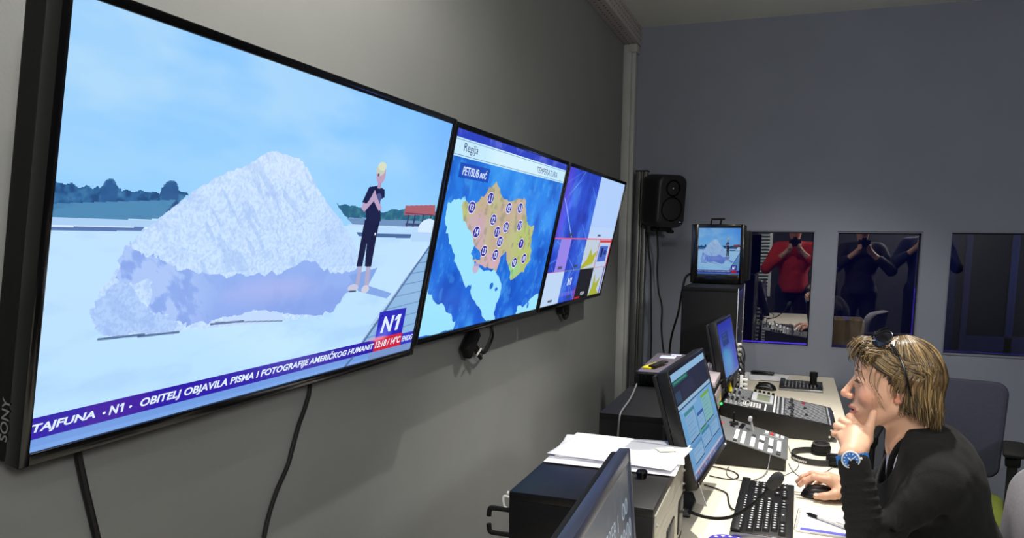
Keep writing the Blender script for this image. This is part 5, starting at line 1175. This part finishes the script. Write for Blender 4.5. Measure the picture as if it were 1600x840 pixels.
# trunk, arms and legs under the clothes keep the body one figure
S = SDF((.05, 1.72, .04), (.85, 2.50, 1.03), .010)
def body(S, g, legs=True):
    S.ell((.405, 2.105, .885), (.098+g, .150+g, .115+g), .05); S.ell((.425, 2.105, .79), (.10+g, .145+g, .13+g), .05)
    S.ell((.300, 2.10, .80), (.060+g, .115+g, .10+g), .05) if g else None
    S.ell((.465, 2.105, .67), (.10+g, .135+g, .13+g), .05); S.ell((.53, 2.105, .545), (.125+g, .165+g, .095+g), .05)
body(S, 0); S.cap(nb+(.045, 0, 0), (.40, 2.10, .88), .05, .06, .03)
for s, sy in ((-1, 1.955), (1, 2.262)): S.cap((.38, 2.105+s*.05, .94), (.392, 2.105+s*.12, .905), .045, .04, .03)
S.cap((.392, 1.952, .900), (.200, 1.878, .768), .032, .024, .02); S.cap((.200, 1.878, .768), (.162, 1.905, .915), .024, .024, .02)
S.cap((.392, 2.27, .905), (.36, 2.37, .785), .042, .036, .02); S.cap((.36, 2.37, .785), (.25, 2.345, .765), .036, .027, .02)
for s in (-1, 1):
    S.cap((.52, 2.105+s*.085, .53), (.14, 2.105+s*.10, .55), .078, .056, .03); S.cap((.14, 2.105+s*.10, .55), (.17, 2.105+s*.10, .12), .05, .034, .03)
trunkVQ = S.mesh(); trunkVQ = (lean(trunkVQ[0]), trunkVQ[1])
V, Q = join([headVQ, LH, RH, trunkVQ])
# skin tint: lips, cheeks, nose and knuckles are pinker
base = slin((214, 168, 140)); col = np.tile(base, (len(V), 1)); L = (V-HO)@HR/HS
inh = np.linalg.norm(V-HO, axis=1) < .2
def blend(m, c, a): 
    global col
    m = np.clip(m, 0, 1)[:, None]*a; col = col*(1-m)+slin(c)*m
zl_ = -.0612; lipm = inh*(np.abs(L[:, 2]-zl_) < .0125-.24*np.abs(L[:, 1])*.8)*(L[:, 0] > .0885)*(np.abs(L[:, 1]) < .026); blend(lipm.astype(float), (186, 112, 102), .8)
ins_ = inh*(np.abs(L[:, 2]+.0612) < .0022)*(L[:, 0] > .084)*(np.abs(L[:, 1]) < .020); blend(ins_.astype(float), (60, 24, 24), .9)
blend(inh*(1.3-np.linalg.norm((L-(.108, 0, -.027))/(.018, .018, .014), axis=1)), (222, 140, 120), .6)
for s in (-1, 1): blend(inh*(1.2-np.linalg.norm((L-(.066, s*.05, -.02))/(.03, .02, .026), axis=1)), (224, 150, 128), .5); blend(inh*(1.2-np.linalg.norm((L-(.0, s*.076, -.02))/(.02, .02, .02), axis=1)), (214, 120, 104), .6)
ph = (1-np.linalg.norm((V-A(.09, 2.34, .77))/(.07, .07, .05), axis=1)); blend(ph*1.2, (226, 158, 138), .5)
skin = attr_mat('skin', rough=.48, bump=.12, bscale=420, sss=.10, spec=.4)
bodyo = mesh_obj('body', V, Q, skin, person, col)
# nails
m_nail = mat('finger nail', (232, 196, 180), .25)
def nail(p, d, n, s_=.0055):
    d = Vector(d).normalized(); n = Vector(n); n = (n-d*n.dot(d)).normalized(); q = d.cross(n); M = Matrix(((q.x, d.x, n.x, p[0]), (q.y, d.y, n.y, p[1]), (q.z, d.z, n.z, p[2]), (0, 0, 0, 1)))
    b = MB(); b.sph((0, 0, 0), (s_, s_*1.25, .0016), 14, 8, M=None); bmesh.ops.transform(b.bm, matrix=M, verts=b.bm.verts[:]); b.build('finger_nail', m_nail, person)
nail(A(.097, 2.2835, .7455)+A(-.002, 0, .002), (-1, 0, -.1), (0, -.8, .6)); nail(A(.0500, 2.3135, .769), (-1, 0, -.7), (-.4, -.2, .9), .0045); nail(A(.045, 2.342, .770), (-1, 0, -.7), (-.4, -.1, .9), .0045)
# eyes
for s in (-1, 1):
    M = Matrix.Translation(hw((.0722, s*.031, .0115)))
    b = MB(); b.sph(M.translation, .0122*HS, 24, 16); eo = b.build('eye', mat('eye white', (232, 226, 220), .15), person, ang=80)
    gd = HR @ nrm((.93, s*.02, -.36)); c = np.array(M.translation)+gd*.0111*HS; b = MB(); b.cyl(c, c+gd*.0014, .0058, .0046, 20); ir = b.build('iris', mat('iris brown', (72, 84, 80), .1), eo)
    b = MB(); b.cyl(c+gd*.0012, c+gd*.0018, .0024, .002, 16); b.build('pupil', m_gloss, ir)
# teeth glimpsed between the lips
b = MB(); b.tube([hw((.080, -.014, -.0595)), hw((.0905, -.006, -.0592)), hw((.092, 0, -.0592)), hw((.0905, .006, -.0592)), hw((.080, .014, -.0595))], .0032, 8); b.build('teeth', mat('teeth', (236, 230, 220), .3), person)

# ---------------------------------------------------------------- hair
HC = np.array((-.010, 0, .035)); HRAD = np.array((.087, .078, .080))
S = SDF(HO-(.16, .13, .16), HO+(.17, .13, .20), .003).frame(HO, HR, HS)
S.ell(HC+(-.004, 0, .002), HRAD*.97, .01)
S.cap((-.046, 0, .0), (-.058, 0, -.052), .060, .042, .03)
for s in (-1, 1): S.cap((-.018, s*.055, .02), (-.022, s*.052, -.040), .030, .022, .02)
# open the face
S.ell((.098, 0, -.028), (.066, .085, .078), .02, sub=True); S.ell((.085, 0, .028), (.040, .072, .040), .02, sub=True)
for s in (-1, 1): S.ell((.045, s*.08, -.055), (.050, .05, .062), .02, sub=True)
def groove(G):
    l = (G-HO)@HR/HS-HC; th = np.arctan2(l[:, 1], l[:, 0]+.02*np.sin(l[:, 2]*40)); return .0016*np.sin(th*46+l[:, 2]*30)+.0012*np.sin(th*21+l[:, 0]*50)
S.disp(groove); Vh, Qh = S.mesh()
rr = np.random.RandomState(4)
th = np.arctan2(*(((Vh-HO)@HR/HS-HC)[:, [1, 0]].T)); cc = np.clip(.5+.35*np.sin(th*46)+.3*np.sin(th*13+2), 0, 1)[:, None]
hcol = slin((70, 54, 36))*(1-cc)+slin((116, 92, 62))*cc
m_hair = attr_mat('hair strands', rough=.36, spec=.5, aniso=.5)
hairo = mesh_obj('hair', Vh, Qh, m_hair, person, hcol)
SV = []; SQ = []; SC = []; nv = 0
def strand(P, r0, c, n=5):
    global nv
    P = catmull([Vector(p) for p in P], 3); m = len(P); t0 = (P[1]-P[0]).normalized(); nn_ = t0.orthogonal().normalized()
    for i, p in enumerate(P):
        t = (P[min(i+1, m-1)]-P[max(i-1, 0)]).normalized(); nn_ = (nn_-t*nn_.dot(t)).normalized(); bb = t.cross(nn_); f = i/(m-1); r = r0*(math.sin(PI*min(1, (f*.93+.07)))**.45+.03)
        for k in range(n): a = 2*PI*k/n; SV.append(p+(nn_*math.cos(a)+bb*math.sin(a)*.6)*r); SC.append(c*(.75+.35*math.sin(f*3)))
    for i in range(m-1):
        for k in range(n): a = nv+i*n+k; b = nv+i*n+(k+1) % n; SQ.append((a, b, b+n, a+n))
    nv += m*n
def hcolr():
    t = rr.rand()**1.3; c = slin((54, 41, 27))*(1-t)+slin((172, 144, 98))*t; return c*(.65+.4*rr.rand())
def onh(th, ph, f=1.0):   # direction angles to a point on the hair shell, head frame
    return HC+HRAD*f*np.array((math.sin(ph)*math.cos(th), math.sin(ph)*math.sin(th), math.cos(ph)))
# side and back locks falling from the crown
for i in range(1150):
    s = 1 if rr.rand() < .62 else -1; th1 = math.radians(rr.uniform(84, 180))*s; f = 1+rr.uniform(-.01, .055)
    th0 = th1*rr.uniform(.80, 1.0); ph0 = math.radians(rr.uniform(6, 66)); P = []
    tdeg = abs(math.degrees(th1)); low = -.040-.040*min(1, max(0, (tdeg-95)/60))+rr.uniform(-.030, .012)
    if tdeg < 92: low = rr.uniform(-.025, .012)
    cl = int(tdeg/9); wv = .05*math.sin(cl*2.3); swp = math.radians(rr.normal(0, 5)+5*math.sin(cl*1.7))*s
    for k in range(5): ph = ph0+(math.radians(94)-ph0)*k/4; th = th0+(th1-th0)*k/4+swp*math.sin(PI*k/4); P.append(onh(th, ph, f+wv*.35*math.sin(PI*k/4)))
    e_ = P[-1]; inn = (.80 if tdeg > 125 else .93)+.05*math.sin(cl*3.1); cur = rr.uniform(-.010, .012)+.006*math.sin(cl*2.1); flip = rr.rand() < .12
    for k in (1, 2, 3):
        t = k/3; q = e_.copy(); q[2] = e_[2]+(low-e_[2])*t; sc_ = 1-(1-inn)*t*t+(.16*t**3 if flip else 0); q[0] = HC[0]+(e_[0]-HC[0])*sc_+cur*t*t*(1 if tdeg < 110 else -.6); q[1] *= sc_; P.append(q)
    br = .55+.75*min(1, max(0, (tdeg-80)/60))
    strand([hw(p) for p in P], rr.uniform(.0010, .0024), np.minimum(hcolr()*br, .8))
# front locks swept back from the forehead over the temple
for i in range(430):
    s = 1 if rr.rand() < .65 else -1; y0 = rr.uniform(.0, .062)*s; z0 = .080-.45*abs(y0)+rr.uniform(-.014, .018); x0 = .076-abs(y0)*.35+rr.uniform(-.012, .012); f = 1+rr.uniform(.0, .085)
    end_th = math.radians(rr.uniform(80, 118))*s; end_ph = math.radians(rr.uniform(70, 100)); a = np.array((x0, y0, z0)); P = [a, a+np.array((.002+.008*rr.rand(), .003*s, .009+.009*rr.rand()))]
    st = math.atan2(y0, x0-HC[0]); sp = math.radians(rr.uniform(30, 52))
    for k in range(1, 6): t = k/5; P.append(onh(st*(1-t)**1.3+end_th*t**.8, sp*(1-t)+end_ph*t+math.radians(6)*math.sin(t*PI), f))
    if rr.rand() < .75:
        q = P[-1]; dn = rr.uniform(.02, .055); P.append(q+np.array((.004+.010*rr.rand(), 0, -dn*.5))); P.append(q+np.array((.012*rr.rand()+.004, -.006*s, -dn)))
    strand([hw(p) for p in P], rr.uniform(.0011, .0024), hcolr())
# tuft over the forehead and loose wisps across the brow
for i in range(26):
    a = np.array((.050+rr.uniform(-.01, .01), rr.uniform(-.035, .035), .108+rr.uniform(-.006, .006))); tip = np.array((.099+rr.uniform(-.008, .008), a[1]*1.1, .066+rr.uniform(-.015, .025)))
    strand([hw(a), hw((a+tip)/2+(.002, 0, .016)), hw(tip+(.0, 0, .008)), hw(tip+(-.006, 0, -.006))], rr.uniform(.001, .002), hcolr()*.7)
for x_, y_, z_, l_ in ((.092, .030, .085, .060), (.080, .044, .074, .080), (.055, .060, .045, .05), (.05, .064, .035, .06), (.040, .068, .02, .07)):
    for k in range(2):
        j = rr.uniform(-.003, .003, 3); strand([hw(np.array((x_-.016, y_-.012, z_+.03))+j), hw(np.array((x_, y_, z_))+j), hw(np.array((x_+.002, y_+.006, z_-l_*.5))+j*2), hw(np.array((x_-.014, y_+.010, z_-l_))+j*3)], rr.uniform(.0008, .0014), hcolr()*.6)
mesh_obj('hair_locks', SV, SQ, m_hair, person, np.array(SC))
# brows and lashes
b = MB()
for s in (-1, 1):
    for k in range(26):
        t = k/25; p = np.array((.0895-.013*t*t, s*(.014+.034*t), .0330+.005*math.sin(t*2.6))); b.tube([hw(p), hw(p+(.0006, s*.007, .0035*(1-t)))], .0007, 4, False)
b.build('eyebrows', mat('brow brown', (92, 66, 46), .7), person)
b = MB()
for s in (-1, 1):
    for k in range(16):
        t = k/15; p = np.array((.0860-.009*t*t, s*(.019+.025*t), .0145-.004*t)); b.tube([hw(p), hw(p+(.004, s*.002, -.003)), hw(p+(.0065, s*.003, -.0025))], .0003, 4, False)
b.build('eyelashes', mat('lash black', (24, 18, 16), .6), person)

# ---------------------------------------------------------------- clothes
m_knit = mat('black knitted cardigan', (25, 25, 25), .92, bump=.6, bscale=500, var=.15, vscale=300, sheen=.03, spec=.2)
S = SDF((.06, 1.70, .50), (.70, 2.55, 1.06), .0042)
body(S, .016)
S.cap((.345, 2.10, .985), (.375, 2.00, .945), .046, .052, .03); S.cap((.345, 2.10, .985), (.375, 2.21, .945), .046, .052, .03); S.cap((.36, 2.10, .96), (.41, 2.10, .90), .062, .09, .03)
S.ell((.382, 1.964, .896), (.055, .056, .058), .08); S.ell((.392, 2.262, .905), (.062, .058, .062), .04)
def folds(amp, n, tw):
    def fn(t, g, a, ab): 
        l = g-a; return amp*(np.sin(t*n+l[..., 0]*tw+l[..., 1]*tw*.7)+.5*np.sin(t*n*2.3+l[..., 2]*tw*1.4+1))*np.sin(PI*np.clip(t*1.0+.05, 0, 1))**.5
    return fn
S.cap((.388, 1.938, .900), (.200, 1.872, .768), .060, .047, .03, fn=folds(.0018, 26, 60))
S.cap((.200, 1.872, .768), (.1565, 1.910, .944), .047, .0335, .012, fn=folds(.0021, 58, 25))
S.cap((.1585, 1.908, .937), (.1550, 1.911, .949), .0345, .0345, .003)
S.cap((.388, 2.272, .900), (.35, 2.365, .785), .060, .047, .03, fn=folds(.0018, 26, 60)); S.cap((.35, 2.365, .785), (.205, 2.340, .765), .046, .034, .02, fn=folds(.002, 30, 25))
# neck opening and open front
S.cap((.325, 2.095, 1.03), (.315, 2.095, .965), .058, .050, .008, sub=True); S.cap((.292, 2.072, .98), (.272, 2.078, .82), .054, .026, .010, sub=True)
S.cap((.140, 1.924, 1.00), (.1527, 1.9142, .958), .0300, .0275, .002, sub=True)   # cuff is open at the wrist
for a_, b_, r_ in (((.215, 1.846, .815), (.36, 1.874, .800), .011), ((.225, 1.838, .780), (.39, 1.868, .845), .010), ((.20, 1.832, .800), (.30, 1.850, .765), .009), ((.40, 1.905, .84), (.47, 1.93, .74), .012)): S.cap(a_, b_, r_, r_*.5, .014, sub=True)
S.disp(lambda G: .0030*vnoise(G*np.array((1, 1, .6), np.float32), 30, 2)+.0016*vnoise(G*np.array((1.3, 1, .5), np.float32), 75, 5)+.0022*np.sin(130*G[:, 2]+60*G[:, 0]+3*np.sin(25*G[:, 0]+20*G[:, 1]))*np.clip((.93-G[:, 2])*6, 0, 1)*np.clip((.86-G[:, 1]+1.1)*6, 0, 1))
# the desk edge and top stop the cloth
Vc, Qc = S.mesh(); Vc = lean(Vc); mk_ = (Vc[:, 2] < DZ+.0015) & (Vc[:, 0] < .25); Vc[mk_, 2] = DZ+.0015
mesh_obj('cardigan', Vc, Qc, m_knit, person)
# ribbed edge of the cardigan running round the neck and down the front
b = MB(); 
for s in (-1, 1):
    pts = [(.392, 2.10, 1.012), (.382, 2.10+s*.036, 1.010), (.352, 2.10+s*.060, .995), (.318, 2.10+s*.060, .966), (.292, 2.10+s*.050, .925), (.290, 2.10+s*.040, .87), (.305, 2.10+s*.030, .79), (.345, 2.10+s*.025, .70)]
    b.tube(lean(pts), lambda t: .0095-.002*t, 10)
b.build('cardigan_edging', m_knit, person)
# seam over the near shoulder
b = MB(); b.tube(lean([(.372, 2.012, .992), (.380, 1.965, .968), (.400, 1.925, .955), (.425, 1.905, .925)]), .0012, 6); b.build('shoulder_seam', m_matte, person)
S = SDF((.22, 1.95, .60), (.46, 2.25, 1.0), .004)
S.ell((.405, 2.105, .885), (.103, .145, .115), .05); S.ell((.425, 2.105, .79), (.118, .145, .13), .05); S.cap((.335, 2.095, .945), (.345, 2.10, .90), .058, .066, .03)
S.cap((.325, 2.095, 1.03), (.322, 2.095, .965), .062, .050, .004, sub=True); S.disp(lambda G: .0015*vnoise(G, 60, 9))
Vc, Qc = S.mesh(); Vc = lean(Vc); mesh_obj('shirt', Vc, Qc, mat('white cotton shirt', (208, 214, 232), .8, bump=.2, bscale=400), person)
S = SDF((.05, 1.85, .08), (.75, 2.37, .72), .008)
S.ell((.53, 2.105, .545), (.148, .187, .112), .05); S.ell((.48, 2.105, .63), (.12, .155, .09), .05)
for s in (-1, 1):
    S.cap((.52, 2.105+s*.085, .53), (.14, 2.105+s*.10, .55), .092, .068, .03); S.cap((.14, 2.105+s*.10, .55), (.17, 2.105+s*.10, .13), .066, .050, .03)
S.disp(lambda G: .003*vnoise(G, 30, 3)); Vc, Qc = S.mesh(); Vc = lean(Vc); mesh_obj('trousers', Vc, Qc, mat('dark blue denim', (34, 38, 58), .9, var=.15, vscale=300, bump=.3, bscale=900), person)
for s in (-1, 1):
    S = SDF((-.02, 2.105+s*.10-.08, 0), (.26, 2.105+s*.10+.08, .18), .005); S.cap((.19, 2.105+s*.10, .045), (.05, 2.105+s*.10, .035), .042, .038, .02); S.cap((.17, 2.105+s*.10, .05), (.17, 2.105+s*.10, .11), .042, .044, .02); S.half((0, 0, .004), (0, 0, -1)); Vc, Qc = S.mesh(); mesh_obj('shoe', Vc, Qc, m_matte, person)

# ---------------------------------------------------------------- watch
wd = nrm(A(.1507, 1.9172, .9655)-A(.166, 1.903, .90)); wc = A(.1535, 1.9135, .9565)
e = empty('wrist_watch', wc, "blue strapped wrist watch with a blue dial on the person's raised left wrist", 'watch')
vx = nrm(np.cross((0, -1, 0), wd)); vy = nrm(np.cross(wd, vx)); 
nz_ = nrm(A(-.08, -1, .10)-wd*np.dot(A(-.08, -1, .10), wd))
uz = nz_; ux = nrm(np.cross(wd, uz)); rings = []
for k in range(40):
    a = 2*PI*k/40; d = ux*math.cos(a)*.0335+uz*math.sin(a)*.0250; o_ = nrm(d); hw_ = .0095+.0035*max(0, math.sin(a))**2
    rings.append([Vector(wc+d+o_*q+wd*z) for q, z in ((-.0012, -hw_), (.0018, -hw_), (.0018, hw_), (-.0012, hw_))])
rings.append(rings[0]); b = MB(); b.loft(rings, cap=False); b.build('strap', mat('blue silicone strap', (38, 120, 206), .5), e)
Mw = Matrix((Vector(ux).to_tuple()+(0,), Vector(wd).to_tuple()+(0,), Vector(uz).to_tuple()+(0,), (0, 0, 0, 1))).transposed(); Mw.translation = Vector(wc+uz*.0255-ux*.003)
b = MB(); b.lathe([(.0195, 0), (.0205, .003), (.0205, .007), (.0190, .0092), (.0172, .0092), (.0168, .0078), (.001, .0078)], Mw, 40); b.cyl(Mw @ Vector((.020, 0, .005)), Mw @ Vector((.0245, 0, .005)), .003, n=12); b.build('watch_case', mat('pale steel case', (206, 210, 216), .3, .1), e)
b = MB(); b.lathe([(.0166, .0079), (.0166, .0083), (.0001, .0083)], Mw, 40); dl = b.build('dial', mat('blue dial', (36, 100, 178), .4), e)
b = MB()
for k in range(12): b.box((-.0009, .0118, .0084), (.0009, .0150, .0090), 0, Mw @ Matrix.Rotation(2*PI*k/12, 4, 'Z'))
b.build('hour_marks', m_white, dl)
for ang_, l_, w_ in ((40, .008, .0011), (-62, .012, .0008)): b = MB(); b.box((-w_, -.002, .0092), (w_, l_, .0096), 0, Mw @ Matrix.Rotation(math.radians(ang_), 4, 'Z')); b.build('watch_hand', m_white, dl)

# ---------------------------------------------------------------- sunglasses pushed up on the hair
e = empty('sunglasses', hw((.04, 0, .13)), "dark sunglasses pushed up on top of the person's hair", 'sunglasses')
m_lens = mat('sunglass lens', (10, 8, 16), .06, coat=1.0); m_fr = mat('sunglass frame', (10, 9, 10), .25)
for s in (-1, 1):
    n_ = nrm((.62, s*.50, .62)); c = np.array((.034, s*.042, .1140)); x_ = nrm(np.cross((0, 0, 1), n_)); y_ = np.cross(n_, x_); rings = []
    for (f, d) in ((.02, .0040), (.5, .0032), (.85, .0012), (1.0, -.001), (.98, -.003), (.5, -.001), (.02, .0)):
        rings.append([Vector(hw(c+x_*math.cos(2*PI*k/28)*.0275*f+y_*math.sin(2*PI*k/28)*.0205*f*(1+.12*math.cos(2*PI*k/28)*s)+n_*d)) for k in range(28)])
    b = MB(); b.loft(rings); b.build('lens', m_lens, e, ang=60)
    b = MB(); b.tube([hw(c+x_*math.cos(2*PI*k/16)*.0280+y_*math.sin(2*PI*k/16)*.0210*(1+.12*math.cos(2*PI*k/16)*s)) for k in range(17)], .0018, 8); b.build('rim', m_fr, e)
    b = MB(); b.tube([hw((.018, s*.066, .104)), hw((.004, s*.0835, .085)), hw((-.008, s*.0905, .052)), hw((-.016, s*.0905, .016)), hw((-.022, s*.087, -.012))], .0028, 8); b.build('temple_arm', m_fr, e)
b = MB(); b.tube([hw((.044, -.018, .122)), hw((.047, 0, .126)), hw((.044, .018, .122))], .0022, 8); b.build('bridge', m_fr, e)

# ================================================================ photographers standing behind (seen mirrored in the window glass)
def stander(label, base, face, shirt, trousers, hairc, h_=1.72, cam_=True, lean=0):
    """face: angle in degrees of the looking direction from +y towards -x"""
    a = math.radians(face); f = np.array((-math.sin(a), math.cos(a), 0)); l = np.array((-f[1], f[0], 0)); R = np.stack([l, f, (0, 0, 1)], 1); k = h_/1.72; B = np.array(base, float)
    e = empty('person', B, label, 'person'); 
    W = lambda x, y, z: B+R @ np.array((x, y, z))*k
    lo, hi = B-(.55, .55, 0), B+(.55, .55, 1.85)
    def arms(S, g, hands):
        for s in (-1, 1):
            sh, el, wr = W(s*.19, 0, 1.41), W(s*.30, .10, 1.17), W(s*.07, .17, 1.38)
            S.cap(sh, el, .048+g, .040+g, .03)
            if hands: S.cap(el, wr, .040, .027, .02); S.cap(wr, W(s*.045, .20, 1.43), .026, .022, .02)
            else: S.cap(el, el*.45+wr*.55, .040+g, .035+g, .02)
    S = SDF(lo, hi, .011)
    S.ell(W(0, -.02, 1.63), np.array((.075, .095, .115))*k, .02, rot=None); S.cap(W(0, -.03, 1.55), W(0, -.03, 1.42), .052, .056, .03); S.ell(W(0, .07, 1.60), (.018, .03, .03), .02)
    S.ell(W(0, -.02, 1.28), (.15, .09, .19), .05); S.cap(W(0, -.02, 1.2), W(0, -.02, .98), .11, .12, .05); arms(S, 0, True)
    for s in (-1, 1):
        S.cap(W(s*.09, -.02, .93), W(s*.11, 0, .50), .085, .058, .03); S.cap(W(s*.11, 0, .5), W(s*.12, -.02, .1), .056, .038, .03)
        for j in range(4): S.cap(W(s*(.062), .20+.004*j, 1.455-.016*j), W(s*.028, .235, 1.46-.016*j), .010, .008, .004)
        S.cap(W(s*.05, .195, 1.43), W(s*.03, .185, 1.40), .012, .010, .005)
    V, Q = S.mesh(); mesh_obj('body', V, Q, skin, e, np.tile(slin((206, 160, 136)), (len(V), 1)))
    S = SDF(lo, hi, .011); S.ell(W(0, -.02, 1.30), (.20, .145, .19), .06); S.cap(W(0, -.02, 1.18), W(0, -.02, .95), .150, .165, .06); S.cap(W(-.15, -.02, 1.42), W(.15, -.02, 1.42), .065, .065, .04); arms(S, .016, False)
    S.ell(W(0, -.02, 1.545), (.055, .055, .060), .01, sub=True); S.half(W(0, 0, .90), (0, 0, -1)); S.disp(lambda G: .005*vnoise(G, 22, 4)); V, Q = S.mesh(); mesh_obj('shirt', V, Q, shirt, e)
    S = SDF(lo, hi, .011); S.cap(W(-.06, -.02, .93), W(.06, -.02, .93), .125, .125, .05)
    for s in (-1, 1): S.cap(W(s*.09, -.02, .90), W(s*.11, 0, .50), .098, .072, .03); S.cap(W(s*.11, 0, .5), W(s*.12, -.02, .08), .070, .055, .03)
    V, Q = S.mesh(); mesh_obj('trousers', V, Q, trousers, e)
    for s in (-1, 1):
        S = SDF(W(s*.12, 0, 0)-(.2, .2, 0), W(s*.12, 0, 0)+(.2, .2, .14), .008); S.cap(W(s*.12, -.06, .042), W(s*.13, .12, .036), .040, .036, .02); S.half((0, 0, .004), (0, 0, -1)); V, Q = S.mesh(); mesh_obj('shoe', V, Q, m_matte, e)
    S = SDF(lo+(0, 0, 1.4), hi, .009); S.ell(W(0, -.035, 1.655), np.array((.085, .102, .105))*k, .02); S.ell(W(0, .10, 1.59), (.09, .09, .10), .02, sub=True); V, Q = S.mesh(); mesh_obj('hair', V, Q, hairc, e)
    if cam_:
        c = W(0, .185, 1.475); q = empty('photo_camera', c, 'black photo camera held up by the '+cam_, 'camera'); Mc = Matrix.Translation(c) @ Matrix.Rotation(a, 4, 'Z')
        b = MB(); b.box((-.065, -.02, -.045), (.065, .025, .04), .010, Mc); b.box((-.025, -.02, .038), (.025, .022, .062), .008, Mc); b.build('camera_body', m_matte, q)
        b = MB(); M_ = Mc @ Matrix.Rotation(-PI/2, 4, 'X') @ Matrix.Translation((0, 0, .024)); b.lathe([(.036, 0), (.038, .01), (.036, .05), (.040, .056), (.040, .085), (.034, .086), (.028, .078), (.001, .074)], M_, 28); b.build('lens', m_gloss, q)
    return e
m_red = mat('red shirt', (196, 44, 34), .85, var=.1, vscale=20); m_hb = mat('dark brown hair', (28, 20, 16), .5, bump=.4, bscale=90); m_blk = mat('black jacket', (20, 20, 22), .8); m_jean = mat('dark jeans', (26, 30, 46), .9)
stander('person in a red shirt taking the picture, mirrored in the left window', (.012, -.335, 0), 0, m_red, m_jean, m_hb, 1.70, 'person in the red shirt')
stander('person in a black jacket taking pictures, mirrored in the middle window', (.72, -.36, 0), -2, m_blk, m_blk, m_hb, 1.70, 'person in the black jacket')
stander('person in dark blue standing at the right of the photographers, mirrored in the middle window', (1.36, -.40, 0), 10, mat('dark blue jacket', (28, 34, 60), .85), m_blk, m_hb, 1.78, None)
